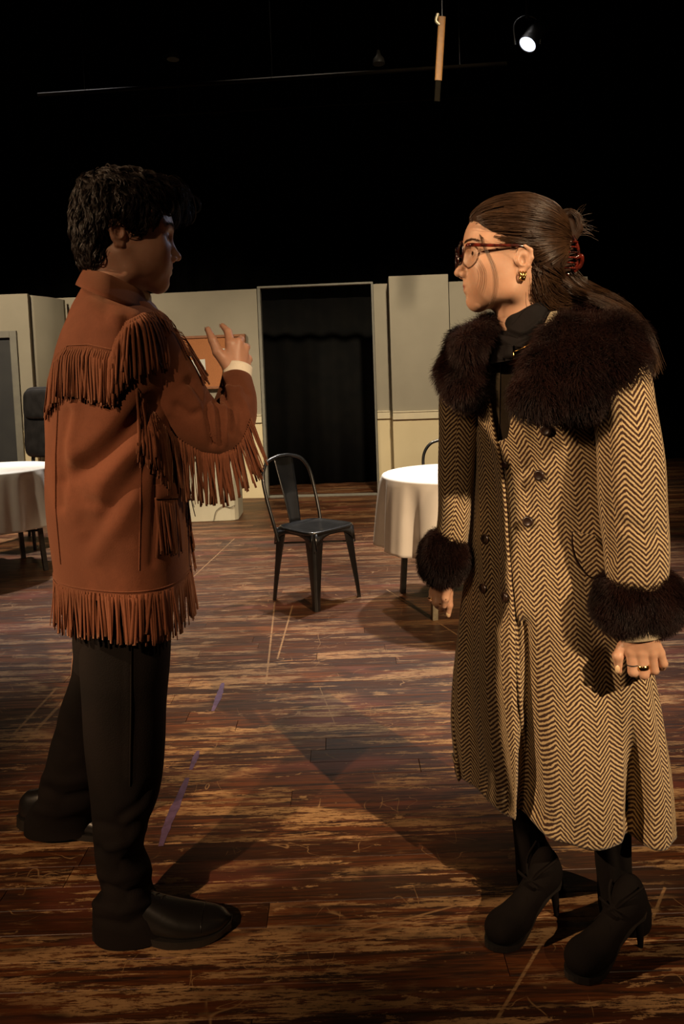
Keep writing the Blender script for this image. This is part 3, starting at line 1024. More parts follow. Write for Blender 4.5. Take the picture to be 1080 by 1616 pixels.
def head_field(male):
    F = Field((-0.16, -0.12, -0.235), (0.14, 0.12, 0.14), 0.0021)
    w = 1.0 if male else 0.95
    # cranium and face
    F.ell((-0.008 if male else -0.018, 0, 0.034), (0.090 if male else 0.100, 0.075 * w, 0.078))
    F.ell((0.022, 0, 0.026), (0.070, 0.062 * w, 0.070), 0.03)
    F.ell((0.030, 0, -0.035), (0.058, 0.056 * w, 0.072), 0.03)
    # jaw
    jw = 0.053 if male else 0.048
    for s in (1, -1):
        F.cap((-0.018, s * jw, -0.045), (0.002, s * jw * 0.98, -0.080), 0.014, 0.013, 0.02)
        F.cap((0.002, s * jw * 0.98, -0.080), (0.062, s * 0.012, -0.101), 0.013, 0.013, 0.02)
        F.ell((0.052, s * 0.042 * w, -0.028), (0.024, 0.018, 0.022), 0.026)
        F.ell((0.046, s * 0.032, -0.058), (0.032, 0.020, 0.034), 0.026)          # cheekbone
        F.cap((0.080, s * 0.012, 0.020), (0.060, s * 0.050 * w, 0.020), 0.0125, 0.0095, 0.016)  # brow ridge
    for s in (1, -1):
        F.ell((0.006, s * 0.046 * w, -0.050), (0.036, 0.016, 0.042), 0.025)
    F.ell((0.066, 0, -0.098), (0.020, 0.021 if male else 0.017, 0.016), 0.018)
    # muzzle
    F.ell((0.066, 0, -0.066), (0.026, 0.028, 0.026), 0.020)
    # eye sockets
    for s in (1, -1):
        F.ell((0.093, s * 0.032, 0.000), (0.017, 0.019, 0.0125), 0.014, 's')
    # nose
    F.cap((0.082, 0, 0.006), (0.101, 0, -0.030), 0.0075, 0.0085, 0.010)
    F.ell((0.1045, 0, -0.036), (0.0100, 0.0095, 0.0085), 0.008)
    for s in (1, -1):
        F.ell((0.093, s * 0.0115, -0.041), (0.0105, 0.0068, 0.0075), 0.005)
        F.ell((0.098, s * 0.0062, -0.0485), (0.0055, 0.0030, 0.0035), 0.003, 's')
    F.cap((0.091, 0, -0.047), (0.090, 0, -0.056), 0.0045, 0.004, 0.006)
    # eyeball lids
    for s in (1, -1):
        F.ell((0.0690, s * 0.0315, 0.000), (0.0150, 0.0165, 0.0135), 0.004)
        F.ell((0.0845, s * 0.0315, -0.0005), (0.0080, 0.0130, 0.0046), 0.0015, 's')
    # lips
    F.ell((0.0862, 0.006, -0.0615), (0.0085, 0.0150, 0.0050), 0.004)
    F.ell((0.0862, -0.006, -0.0615), (0.0085, 0.0150, 0.0050), 0.003)
    F.ell((0.0850, 0, -0.0725), (0.0080, 0.0165, 0.0058), 0.004)
    F.cap((0.0952, -0.012, -0.0668), (0.0952, 0.012, -0.0668), 0.0022, 0.0022, 0.002, 's')
    F.ell((0.096, 0, -0.086), (0.008, 0.014, 0.005), 0.008, 's')
    ex = 0.0 if male else 0.009
    ez = 0.0 if male else -0.012
    # ears
    for s in (1, -1):
        yb = s * 0.071 * w
        F.cap((-0.020 + ex, s * 0.064, -0.010 + ez), (-0.024 + ex, yb, -0.012 + ez), 0.012, 0.010, 0.006)
        rim = [(-0.016 + ex, yb, 0.004 + ez), (-0.018 + ex, yb + s * .001, 0.015 + ez), (-0.029 + ex, yb + s * 0.003, 0.020 + ez), (-0.041 + ex, yb + s * 0.005, 0.012 + ez), (-0.043 + ex, yb + s * 0.005, -0.004 + ez),
               (-0.036 + ex, yb + s * 0.003, -0.020 + ez), (-0.027 + ex, yb, -0.031 + ez), (-0.020 + ex, yb, -0.033 + ez), (-0.017 + ex, yb - s * 0.002, -0.026 + ez)]
        F.chain(rim, [0.0032, 0.0034, 0.0036, 0.0038, 0.0038, 0.0042, 0.0050, 0.0046, 0.0032], 0.003)
        F.ell((-0.029 + ex, yb + s * 0.001, -0.006 + ez), (0.015, 0.0035, 0.022), 0.004)
        F.ell((-0.025 + ex, yb + s * 0.006, -0.008 + ez), (0.0075, 0.006, 0.010), 0.003, 's')
        F.cap((-0.017 + ex, yb + s * 0.001, -0.008 + ez), (-0.018 + ex, yb + s * 0.001, -0.014 + ez), 0.0035, 0.0035, 0.003)
    # neck
    nr = 0.052 if male else 0.043
    F.cap((-0.034, 0, -0.045), (-0.040, 0, -0.20), nr, nr * 1.0, 0.03)
    F.cap((-0.005, 0, -0.085), (-0.030, 0, -0.20), 0.030, 0.034, 0.03)
    if male: F.ell((0.010, 0, -0.140), (0.012, 0.010, 0.012), 0.012)
    return F


class HeadXf:
    def __init__(s, pos, yaw, pitch=0.0, roll=0.0, scale=1.0):
        Rm = Matrix.Rotation(yaw, 3, 'Z') @ Matrix.Rotation(pitch, 3, 'Y') @ Matrix.Rotation(roll, 3, 'X')
        s.R = np.array(Rm); s.p = np.array(pos, float); s.s = scale

    def __call__(s, v):
        return s.p + s.s * (np.asarray(v, float) @ s.R.T)

    def vec(s, v):
        return np.asarray(v, float) @ s.R.T

    def inv(s, w):
        return ((np.asarray(w) - s.p) @ s.R) / s.s


def anchor_head(px, py, Y, local, yaw, pitch, roll, scale):
    """head transform that puts a local point on a given world point"""
    h = HeadXf((0, 0, 0), yaw, pitch, roll, scale)
    return HeadXf(P(px, py, Y) - h(local), yaw, pitch, roll, scale)


def eyes(hx, parent, iris, male):
    for s in (1, -1):
        n1, n2 = 24, 16
        u = np.linspace(0, 2 * math.pi, n1, endpoint=False); v = np.linspace(0.001, math.pi - 0.001, n2)
        r = 0.0122
        look = np.array((1.0, -0.02 * s, 0.02)); look /= np.linalg.norm(look)
        a = np.cross(look, (0, 0, 1)); a /= np.linalg.norm(a); b = np.cross(a, look)
        V = np.array([[look * math.cos(t) * r + (a * math.cos(q) + b * math.sin(q)) * math.sin(t) * r for q in u] for t in v])
        V += np.array((0.0705, s * 0.0315, 0.0))
        m = MB()
        k = 5
        grid_mesh(m, hx(V[:3]), True, mi=2, flip=True)
        grid_mesh(m, hx(V[2:k]), True, mi=1, flip=True)
        grid_mesh(m, hx(V[k - 1:]), True, mi=0, flip=True)
        m.build('eye', [M['eye_white'], iris, M['pupil']], parent)


def brow_strands(hx, surf, mat, parent, male):
    for s in (1, -1):
        S = []
        for i in range(170):
            t = rng.random()
            p = np.array((0.092 - 0.022 * t ** 1.8, s * (0.014 + 0.040 * t), 0.0225 + 0.006 * math.sin(t * 2.4) - 0.006 * t ** 3))
            p[2] += rng.normal() * (0.0017 if male else 0.0011)
            hit = surf.find_nearest(Vector(hx(p)))[0]
            q = np.array(hit)
            d = hx.vec(np.array((-0.25, s * 1.0, 0.35 * (1 - t))))
            nrm = hx.vec(np.array((1, 0.4 * s, 0))); nrm /= np.linalg.norm(nrm)
            L = 0.008
            S.append([q, q + d * L * 0.5 + nrm * 0.0013, q + d * L + nrm * 0.0006])
        tag(strands('eyebrow', np.array(S), 0.00035, 0.00012, mat, parent), kind='stuff')


def bvh_of(V, F):
    return BVHTree.FromPolygons([tuple(v) for v in V], [tuple(f) for f in F])


def finger(Fd, pts, rs, k=0.003):
    Fd.chain(pts, rs, k)


def hand_mesh(spec, h=0.0016, kp=0.010):
    """spec: dict of polylines of world points: wrist list, palm metacarpals, fingers"""
    allp = np.concatenate([np.array(c[0]) for c in spec['chains']])
    lo = allp.min(0) - 0.035; hi = allp.max(0) + 0.035
    F = Field(lo, hi, h)
    for pts, rs in spec['palm']: F.chain(pts, rs, kp)
    G = []
    for pts, rs in spec['fingers']: F.chain(pts, rs, 0.0035)
    for pts, rs in spec.get('dents', []): F.chain(pts, rs, 0.003, 's')
    return F.mesh()


M['skin_m'] = skin_material('skin_pale', (0.52, 0.29, 0.20), (0.47, 0.25, 0.165), (0.30, 0.09, 0.07))
M['skin_f'] = skin_material('skin_warm', (0.56, 0.33, 0.215), (0.51, 0.285, 0.18), (0.34, 0.085, 0.06))
M['eye_white'] = pm('eye_white', (0.6, 0.56, 0.5), None, 10, 0.2)
M['iris'] = pm('brown_iris', (0.06, 0.03, 0.015), None, 10, 0.2)
M['pupil'] = pm('pupil', (0.004, 0.004, 0.004), None, 10, 0.1)
M['hair_m'] = pm('dark_brown_hair', (0.011, 0.006, 0.004), (0.020, 0.011, 0.007), 40, 0.48, spec=0.3)
M['hair_f'] = pm('brown_hair', (0.070, 0.034, 0.015), (0.036, 0.017, 0.008), 25, 0.36, spec=0.5)

M['hair_m_base'] = pm('dark_hair_underlayer', (0.008, 0.005, 0.0035), None, 40, 0.8, 0.4, 90, spec=0.1)
M['hair_f_base'] = pm('brown_hair_underlayer', (0.030, 0.014, 0.007), (0.018, 0.009, 0.005), 40, 0.7, 0.4, 90, spec=0.15)

# ------------------------------------------------------------------ clothing helpers
def ring_px(py, xl, xr, Yc, hd, n=96, e=2.2, tilt=0.0, th=None, shear=0.0):
    """plan superellipse whose silhouette spans xl..xr of the photograph at row py"""
    th = np.linspace(0, 2 * math.pi, n, endpoint=False) if th is None else th
    cx = np.sign(np.cos(th)) * np.abs(np.cos(th)) ** (2 / e); sy = np.sign(np.sin(th)) * np.abs(np.sin(th)) ** (2 / e)
    a, b = P(xl, py, Yc), P(xr, py, Yc)
    xc = (a[0] + b[0]) / 2; hw = (b[0] - a[0]) / 2; zc = (a[2] + b[2]) / 2
    for _ in range(4):
        V = np.stack([xc + hw * cx, Yc + hd * sy - shear * cx, zc - tilt * cx], 1)
        q = proj(V)[:, 0]
        m = (xr - xl) / max(q.max() - q.min(), 1e-6)
        s = FPX / Yc
        xc += ((xl + xr) / 2 - (q.max() + q.min()) / 2) / s
        hw *= m
    return np.stack([xc + hw * cx, Yc + hd * sy - shear * cx, zc - tilt * cx], 1)


def sil_loft(table, rows, nc=96, e=2.2, shear=0.0):
    """table rows (py, xl, xr, Yc, hd[, tilt]) from top to bottom -> (rows, nc, 3), bottom first"""
    T = np.array([tuple(r) + (0.0,) * (6 - len(r)) for r in table], float)
    t = np.concatenate([[0], np.cumsum(np.abs(np.diff(T[:, 0])) + 4)]); t /= t[-1]
    out = []
    C = np.array([smooth_interp(t, T[:, k], np.linspace(0, 1, rows)) for k in range(6)]).T
    for r in C[::-1]:
        out.append(ring_px(r[0], r[1], r[2], r[3], r[4], nc, e, r[5], None, shear(r[0]) if callable(shear) else shear))
    return np.array(out)


def smooth_interp(x, y, xi):
    m = np.gradient(y, x)
    i = np.clip(np.searchsorted(x, xi) - 1, 0, len(x) - 2)
    h = x[i + 1] - x[i]; u = (xi - x[i]) / h
    d = (y[i + 1] - y[i]) / h
    m0 = np.where(np.sign(m[i]) == np.sign(d), m[i], 0); m1 = np.where(np.sign(m[i + 1]) == np.sign(d), m[i + 1], 0)
    m0 = np.clip(m0, -3 * np.abs(d), 3 * np.abs(d)); m1 = np.clip(m1, -3 * np.abs(d), 3 * np.abs(d))
    return (y[i] * (2 * u ** 3 - 3 * u ** 2 + 1) + m0 * h * (u ** 3 - 2 * u ** 2 + u) +
            y[i + 1] * (-2 * u ** 3 + 3 * u ** 2) + m1 * h * (u ** 3 - u ** 2))


def seg_dist(Q, pts):
    pts = np.asarray(pts, float)
    d = np.full(Q.shape[:-1], 1e9)
    for a, b in zip(pts[:-1], pts[1:]):
        ab = b - a; t = np.clip(((Q - a) @ ab) / (ab @ ab), 0, 1)
        d = np.minimum(d, np.linalg.norm(Q - (a + t[..., None] * ab), axis=-1))
    return d


def folds(V, closed, specs, noise_amp=0.0, nscale=9.0):
    """raise (+) or sink (-) folds along polylines that lie on the camera-facing side"""
    N = grid_normals(V, closed)
    Q = proj(V.reshape(-1, 3)).reshape(V.shape[:-1] + (2,))
    view = V - np.array((0, 0, CAMZ)); view /= np.linalg.norm(view, axis=-1, keepdims=True)
    front = np.clip(-(N * view).sum(-1) * 2.5 + 0.2, 0, 1)
    D = np.zeros(V.shape[:-1])
    for pts, amp, w in specs:
        D += amp * np.exp(-(seg_dist(Q, pts) / w) ** 2) * front
    if noise_amp:
        p = V * nscale
        D += noise_amp * (np.sin(p[..., 0] * 1.3 + 2 * np.sin(p[..., 2] * 0.7)) * np.sin(p[..., 2] * 0.9 + 1.5 * np.sin(p[..., 1] * 1.1)) +
                          0.5 * np.sin(p[..., 0] * 2.9 + p[..., 2] * 2.1 + np.sin(p[..., 1] * 3)))
    return V + N * D[..., None]


def ray_px(bvh, px, py):
    d = (_F + _R * ((px - CX) / FPX) - _U * ((py - CY) / FPX)).normalized()
    h = bvh.ray_cast(Vector((0, 0, CAMZ)), d)
    return (np.array(h[0]), np.array(h[1])) if h[0] is not None else (None, None)


def poly_at(pts, n):
    pts = np.asarray(pts, float)
    L = np.concatenate([[0], np.cumsum(np.linalg.norm(np.diff(pts, axis=0), axis=1))])
    t = np.linspace(0, L[-1], n)
    return np.stack([np.interp(t, L, pts[:, k]) for k in range(pts.shape[1])], 1)


def fringe(name, roots, normals, lengths, width, bvh, mat, parent, drift=None, thick=0.0012, k=7, clear=0.0035, jitter=0.006, sprd=None):
    verts = []; faces = []
    n = len(roots)
    for i in range(n):
        a = roots[max(i - 1, 0)]; b = roots[min(i + 1, n - 1)]
        along = b - a; along = along / max(np.linalg.norm(along), 1e-6)
        nr = np.array(normals[i]); L = lengths[i] * rng.uniform(0.93, 1.04)
        if rng.random() < 0.08: L *= 0.85
        p = np.array(roots[i]) + nr * 0.002
        dr = rng.normal(0, jitter, 3) * (1, 1, 0)
        if drift is not None: dr = dr + drift[i]
        path = [p]; nn = [nr]
        lay = rng.uniform(0, 0.006)
        for s in range(1, k):
            q = path[-1] + np.array((0, 0, -L / (k - 1))) + dr / (k - 1)
            if bvh is not None:
                h = bvh.find_nearest(Vector(q))
                if h[0] is not None:
                    hp, hn = np.array(h[0]), np.array(h[1])
                    sd = (q - hp) @ hn
                    need = clear + lay * s / k
                    if sd < need and abs(sd) < 0.07: q = q + hn * (need - sd)
                    if abs(sd) < 0.05: nn.append(hn)
                    else: nn.append(nn[-1])
                else: nn.append(nn[-1])
            else: nn.append(nn[-1])
            # keep the strip's length
            dv = q - path[-1]; q = path[-1] + dv / np.linalg.norm(dv) * (L / (k - 1))
            path.append(q)
        path = np.array(path)
        tw = rng.normal(0, 0.35)
        base = len(verts)
        w0 = width * rng.uniform(0.8, 1.15) / 2
        for s in range(k):
            T = path[min(s + 1, k - 1)] - path[max(s - 1, 0)]; T /= np.linalg.norm(T)
            W = np.cross(T, nn[s]); l = np.linalg.norm(W); W = W / l if l > 1e-6 else along
            Nn = np.cross(W, T)
            ang = tw * s / k * 2
            W2 = W * math.cos(ang) + Nn * math.sin(ang); N2 = np.cross(W2, T)
            for u, v in ((-1, -1), (1, -1), (1, 1), (-1, 1)):
                verts.append(path[s] + W2 * w0 * u + N2 * thick * 0.5 * v)
        for s in range(k - 1):
            o = base + s * 4
            for j in range(4):
                faces.append((o + j, o + (j + 1) % 4, o + 4 + (j + 1) % 4, o + 4 + j))
        faces.append((base, base + 3, base + 2, base + 1)); o = base + (k - 1) * 4
        faces.append((o, o + 1, o + 2, o + 3))
    ob = np_mesh(name, verts, faces, mat, parent, smooth=False)
    tag(ob, kind='stuff')
    return ob


def grids_bvh(grids):
    v = []; f = []; n = 0
    for V, closed in grids:
        fs = grid_faces(V.shape[0], V.shape[1], closed)
        v += [tuple(p) for p in V.reshape(-1, 3)]; f += [tuple(i + n for i in q) for q in fs]; n += V.shape[0] * V.shape[1]
    return BVHTree.FromPolygons(v, f)


def join_meshes(name, parts, mats, parent=None, attr=None):
    """parts: list of (V, F, material index)"""
    V = []; F = []; mi = []; n = 0
    for v, f, k in parts:
        V.append(np.asarray(v)); F.append(np.asarray(f) + n); mi += [k] * len(f); n += len(v)
    o = np_mesh(name, np.concatenate(V), np.concatenate(F), mats, parent)
    o.data.polygons.foreach_set('material_index', np.array(mi, dtype=np.int32))
    return o


def lip_attr(me, hx, nv):
    """lip colour mask on the face"""
    co = np.zeros(len(me.vertices) * 3, np.float32); me.vertices.foreach_get('co', co)
    L = hx.inv(co.reshape(-1, 3))
    m = np.clip(1.6 - np.sqrt(((L[:, 1]) / 0.0165) ** 2 + ((L[:, 2] + 0.0668) / 0.0085) ** 2) * 1.6, 0, 1)
    m[(L[:, 0] < 0.080) | (np.arange(len(m)) >= nv)] = 0
    at = me.attributes.new('lip', 'FLOAT', 'POINT'); at.data.foreach_set('value', m.astype(np.float32))


def under_body(chains, lo, hi, h=0.011):
    F = Field(lo, hi, h)
    for pts, rs in chains: F.chain([np.array(p) for p in pts], rs, 0.01)
    return F.mesh()


# ------------------------------------------------------------------ shoes
def dress_shoe(name, loc, yaw, pitch, parent, label=None, flipy=1):
    e = name
    xs = [0.0, 0.012, 0.035, 0.07, 0.11, 0.155, 0.20, 0.245, 0.275, 0.297, 0.308]
    wh = [0.012, 0.024, 0.032, 0.033, 0.034, 0.042, 0.047, 0.045, 0.037, 0.023, 0.008]
    tz = [0.075, 0.092, 0.100, 0.108, 0.104, 0.084, 0.066, 0.054, 0.048, 0.040, 0.030]
    bz = [0.030, 0.028, 0.026, 0.025, 0.022, 0.016, 0.013, 0.013, 0.014, 0.017, 0.021]
    X = np.linspace(0, 0.308, 40)
    W = smooth_interp(np.array(xs), np.array(wh), X); T = smooth_interp(np.array(xs), np.array(tz), X); B = smooth_interp(np.array(xs), np.array(bz), X)
    yo = -0.006 * np.sin(X / 0.308 * math.pi) * flipy
    n = 32; th = np.linspace(0, 2 * math.pi, n, endpoint=False)
    V = []
    for i in range(40):
        c = np.cos(th); s = np.sin(th)
        y = np.sign(c) * np.abs(c) ** 0.75 * W[i]
        zc = B[i] + 0.30 * (T[i] - B[i])
        z = np.where(s > 0, zc + (T[i] - zc) * np.abs(s) ** 1.0 * (1 - 0.0 * np.abs(c)), zc - (zc - B[i]) * np.abs(s) ** 0.5)
        V.append(np.stack([np.full(n, X[i]), y + yo[i], z], 1))
    V = np.array(V)
    Mx = Matrix.Translation(tuple(loc)) @ Matrix.Rotation(yaw, 4, 'Z') @ Matrix.Rotation(pitch, 4, 'Y')
    Mn = np.array(Mx)
    tr = lambda A: (A * 1.05) @ Mn[:3, :3].T + Mn[:3, 3]
    m = MB(); grid_mesh(m, tr(V), True, True, True, flip=False)
    up = m.build(name, M['shoe'], parent)
    if label: up['label'] = label
    # sole with heel block
    m = MB(); rows_ = []
    for i in range(40):
        w = W[i] + 0.0045; x = X[i]
        top = B[i] + 0.004
        if x < 0.078: bot = 0.0
        elif x < 0.088: bot = 0.012
        else: bot = np.interp(x, [0.088, 0.13, 0.17, 0.25, 0.308], [0.014, 0.007, 0.0, 0.0, 0.011])
        bot = min(bot, top - 0.004)
        rows_.append([(x, -w + yo[i], bot), (x, w + yo[i], bot), (x, w + yo[i], top), (x, -w + yo[i], top)])
    V2 = np.array(rows_, float); V2[0, :, 0] -= 0.003; V2[-1, :, 0] += 0.004
    grid_mesh(m, tr(V2), True, True, True)
    m.build('sole', M['sole'], up, smooth=False)
    m = MB()
    for k, x in enumerate((0.128, 0.142, 0.156)):
        t = np.interp(x, xs, tz)
        tube(m, tr(np.array([(x - 0.004, -0.014, t - 0.006), (x, 0, t + 0.001), (x + 0.004, 0.014, t - 0.006)])), 0.0022, 6, 8)
    m.build('laces', M['sole'], up)
    m = MB()
    i0 = np.searchsorted(X, 0.238)
    cap = V[i0:i0 + 2][:, 1:n // 2]; c = cap.mean(0)
    pth = c + (c - c.mean(0)) * 0.012
    tube(m, tr(pth), 0.0011, 6, 24); m.build('toe_cap_seam', M['shoe'], up)
    return up


# ------------------------------------------------------------------ MAN IN FRINGED JACKET
def suede_material(name, c1, c2):
    m, nt, b = new_mat(name)
    tc = nd(nt, 'ShaderNodeTexCoord'); v = tc.outputs['Object']
    a = smooth_n(nt, noise(nt, v, 5.5, 5, 0.6, 0.4), 0.35, 0.65)
    f = noise(nt, v, 120, 4, 0.7)
    col = mixc(nt, a, c1, c2)
    col = mixc(nt, math_n(nt, 'MULTIPLY', smooth_n(nt, f, 0.4, 0.7), 0.25), col, tuple(x * 0.6 for x in c1))
    nt.links.new(col, b.inputs['Base Color'])
    b.inputs['Roughness'].default_value = 0.9; b.inputs['Specular IOR Level'].default_value = 0.15
    b.inputs['Sheen Weight'].default_value = 0.25; b.inputs['Sheen Roughness'].default_value = 0.5
    b.inputs['Sheen Tint'].default_value = (1, 0.5, 0.3, 1)
    h = math_n(nt, 'ADD', math_n(nt, 'MULTIPLY', noise(nt, v, 350, 3), 0.5), noise(nt, v, 26, 3))
    bump(nt, b, h, 0.35, 0.002)
    return m


M['suede'] = suede_material('rust_suede', (0.126, 0.041, 0.020), (0.090, 0.029, 0.014))
M['suede_fr'] = suede_material('rust_suede_fringe', (0.135, 0.044, 0.021), (0.094, 0.031, 0.014))
M['nail'] = pm('nail', (0.6, 0.42, 0.34), None, 10, 0.3)
M['trouser'] = pm('black_wool_trousers', (0.0105, 0.0075, 0.0065), (0.007, 0.0055, 0.005), 8, 0.9, 0.4, 300, spec=0.12)
M['shoe'] = pm('polished_black_leather', (0.010, 0.009, 0.009), (0.008, 0.007, 0.006), 12, 0.30, 0.12, 60, spec=0.45, coat=0.1)
M['sole'] = pm('black_rubber', (0.016, 0.013, 0.011), (0.010, 0.009, 0.008), 20, 0.5)
M['knit'] = pm('cream_knit', (0.66, 0.56, 0.38), (0.58, 0.48, 0.32), 60, 0.9, 0.5, 260)
M['cuff'] = pm('ivory_cuff', (0.80, 0.74, 0.62), (0.74, 0.68, 0.56), 40, 0.85, 0.3, 260)

man_base = fl(250, 1500)
man = empty('person', (man_base[0], man_base[1], 0))
tag(man, 'person in fringed rust suede jacket and black trousers, gesturing with raised hand', 'person')


def keep(parent):
    """children are modelled in world space: cancel the parent's offset"""
    for o in list(bpy.data.objects):
        if o.parent == parent: o.matrix_parent_inverse = Matrix.Translation(-Vector(parent.location))


YM = math.radians(22)
hm = anchor_head(286, 406.7, 1.745, (0.114, 0, -0.036), YM, math.radians(3), 0, 1.06)
Fh = head_field(True); Vh, Fch = Fh.mesh(); Vh = hm(Vh)
surf_m = bvh_of(Vh, Fch)

# right hand (raised)
def W_(lst): return [P(*q) for q in lst]
hY = 1.72
rh = dict(chains=[(W_([(372, 598, hY), (350, 513, hY + .05), (330, 518, hY), (397, 565, hY + .06)]), None)],
          palm=[(W_([(374, 612, hY - .01), (372, 588, hY)]), [.026, .025]),
                (W_([(369, 580, hY), (364, 543, hY + .005)]), [.020, .0125]),
                (W_([(374, 580, hY), (376, 541, hY + .010)]), [.020, .0122]),
                (W_([(378, 584, hY + .006), (386, 549, hY + .022)]), [.019, .0115]),
                (W_([(381, 590, hY + .012), (391, 566, hY + .035)]), [.018, .0105]),
                (W_([(362, 578, hY - .002), (344, 556, hY - .006)]), [.017, .0125])],
          fingers=[(W_([(364, 543, hY + .005), (360, 524, hY + .022), (351.5, 514, hY + .040)]), [.0118, .0092, .0062]),
                   (W_([(376, 541, hY + .010), (380, 536, hY + .046), (373, 538, hY + .068), (368, 544, hY + .070)]), [.0115, .0092, .008, .0065]),
                   (W_([(386, 549, hY + .022), (389, 548, hY + .056), (382, 550, hY + .075), (376, 556, hY + .078)]), [.0108, .009, .0078, .0062]),
                   (W_([(391, 566, hY + .035), (393, 568, hY + .062), (388, 570, hY + .078), (383, 574, hY + .080)]), [.0098, .008, .007, .006]),
                   (W_([(344, 556, hY - .006), (336, 537, hY - .002), (328.5, 520, hY + .004)]), [.0122, .0102, .0070])],
          dents=[])
Vr, Fr = hand_mesh(rh)
# left hand hanging on the far side
lY = 1.93
lh = dict(chains=[(W_([(205, 800, lY), (225, 905, lY)]), None)],
          palm=[(W_([(208, 812, lY), (212, 838, lY)]), [.026, .027])] +
               [(W_([(211, 830, lY), (206 + 7 * i, 862, lY + .004 * i)]), [.018, .0115]) for i in range(4)],
          fingers=[(W_([(206 + 7 * i, 862, lY + .004 * i), (208 + 7 * i, 884, lY), (207 + 6.5 * i, 898 - 2 * abs(i - 1), lY)]), [.0105, .009, .0075]) for i in range(4)] +
                  [(W_([(205, 838, lY - .015), (197, 858, lY - .02), (197, 874, lY - .02)]), [.012, .010, .008])])
Vl, Fl = hand_mesh(lh, 0.002)
sh_r, el_r, wr_r = P(238, 545, 1.62), P(352, 672, 1.61), P(374, 604, 1.71)
sh_l, el_l, wr_l = P(160, 545, 1.86), P(180, 690, 1.93), P(208, 815, 1.93)
pel = P(190, 930, 1.73)
kn_r, an_r = P(200, 1190, 1.67), P(190, 1440, 1.68)
kn_l, an_l = P(135, 1150, 1.92), P(95, 1290, 2.06)
Vb, Fb = under_body([([hm((-.05, 0, -.16)), P(188, 520, 1.72), P(188, 700, 1.72), pel], [.05, .10, .105, .11]),
                     ([P(188, 530, 1.72), P(238, 540, 1.66)], [.06, .045]),
                     ([P(188, 530, 1.72), sh_l, el_l, wr_l], [.06, .04, .034, .026]),
                     ([pel, P(200, 980, 1.67), kn_r, an_r], [.09, .075, .052, .035]),
                     ([pel, P(165, 980, 1.80), kn_l, an_l], [.09, .07, .050, .033])], (-1.3, 1.35, 0.02), (0.1, 2.3, 1.62))
Va, Fa = under_body([([P(238, 545, 1.65), P(262, 597, 1.61), P(290, 640, 1.605), P(320, 668, 1.61), P(345, 676, 1.625), P(364, 660, 1.65), P(371, 632, 1.685), P(373, 604, 1.71)], [.04, .036, .035, .034, .032, .031, .028, .025])], (-0.7, 1.5, 1.0), (0, 1.9, 1.6), 0.006)
body = join_meshes('body', [(Va, Fa, 0), (Vh, Fch, 0), (Vr, Fr, 0), (Vl, Fl, 0), (Vb, Fb, 0)], [M['skin_m']], man)
arm_r = None
lip_attr(body.data, hm, len(Vh))
eyes(hm, body, M['iris'], True)
brow_strands(hm, surf_m, M['hair_m'], body, True)
# nails
for c, r in ((P(349.5, 514, 1.752), .0045), (P(326.5, 519.5, 1.722), .005)):
    m = MB(); th = np.linspace(0, 2 * math.pi, 12, endpoint=False)
    V = np.array([[c + np.array((-.0035 + 0.001 * q, r * math.cos(a) * s_, r * 1.3 * math.sin(a) * s_)) for a in th] for q, s_ in ((0, 1.0), (-1, .6), (-1.3, .02))]); grid_mesh(m, V, True); m.build('fingernail', M['nail'], body)

# jacket torso
jt = [(455, 138, 222, 1.72, .075, .024), (470, 128, 240, 1.715, .100, .024), (488, 114, 257, 1.70, .140, .012), (510, 103, 270, 1.70, .175),
      (540, 91, 281, 1.70, .192), (580, 80, 288, 1.70, .198), (640, 72, 294, 1.70, .198), (700, 70, 297, 1.70, .192), (760, 71, 298, 1.70, .186),
      (820, 76, 300, 1.70, .186), (870, 82, 301, 1.70, .190), (908, 86, 302, 1.70, .194)]
JT = sil_loft(jt, 130, 150, 2.5, lambda y: 0.07 * min(1, max(0, (y - 450) / 60)))
JT = folds(JT, True, [
    ([(110, 650), (98, 720), (96, 800)], -0.007, 7), ([(118, 640), (108, 700), (120, 740)], 0.006, 9),
    ([(240, 640), (190, 690), (150, 725), (120, 745)], -0.024, 15), ([(240, 690), (200, 720), (160, 765), (150, 800)], 0.010, 16),
    ([(150, 790), (128, 830)], -0.006, 12), ([(225, 740), (180, 790), (140, 850)], -0.009, 13), ([(215, 790), (170, 850), (150, 880)], 0.007, 16), ([(100, 760), (130, 790), (170, 800)], -0.006, 9), ([(170, 460), (165, 500)], -0.004, 9),
    ([(250, 720), (246, 800), (240, 890)], -0.006, 6), ([(200, 500), (195, 560)], -0.004, 10),
    ([(120, 470), (140, 460), (180, 468)], -0.004, 6), ([(140, 485), (190, 510)], 0.004, 12)], 0.0022, 11)
# the front edge panel below the raised arm sinks slightly
jac_m = MB(); grid_mesh(jac_m, JT, True, False, True)
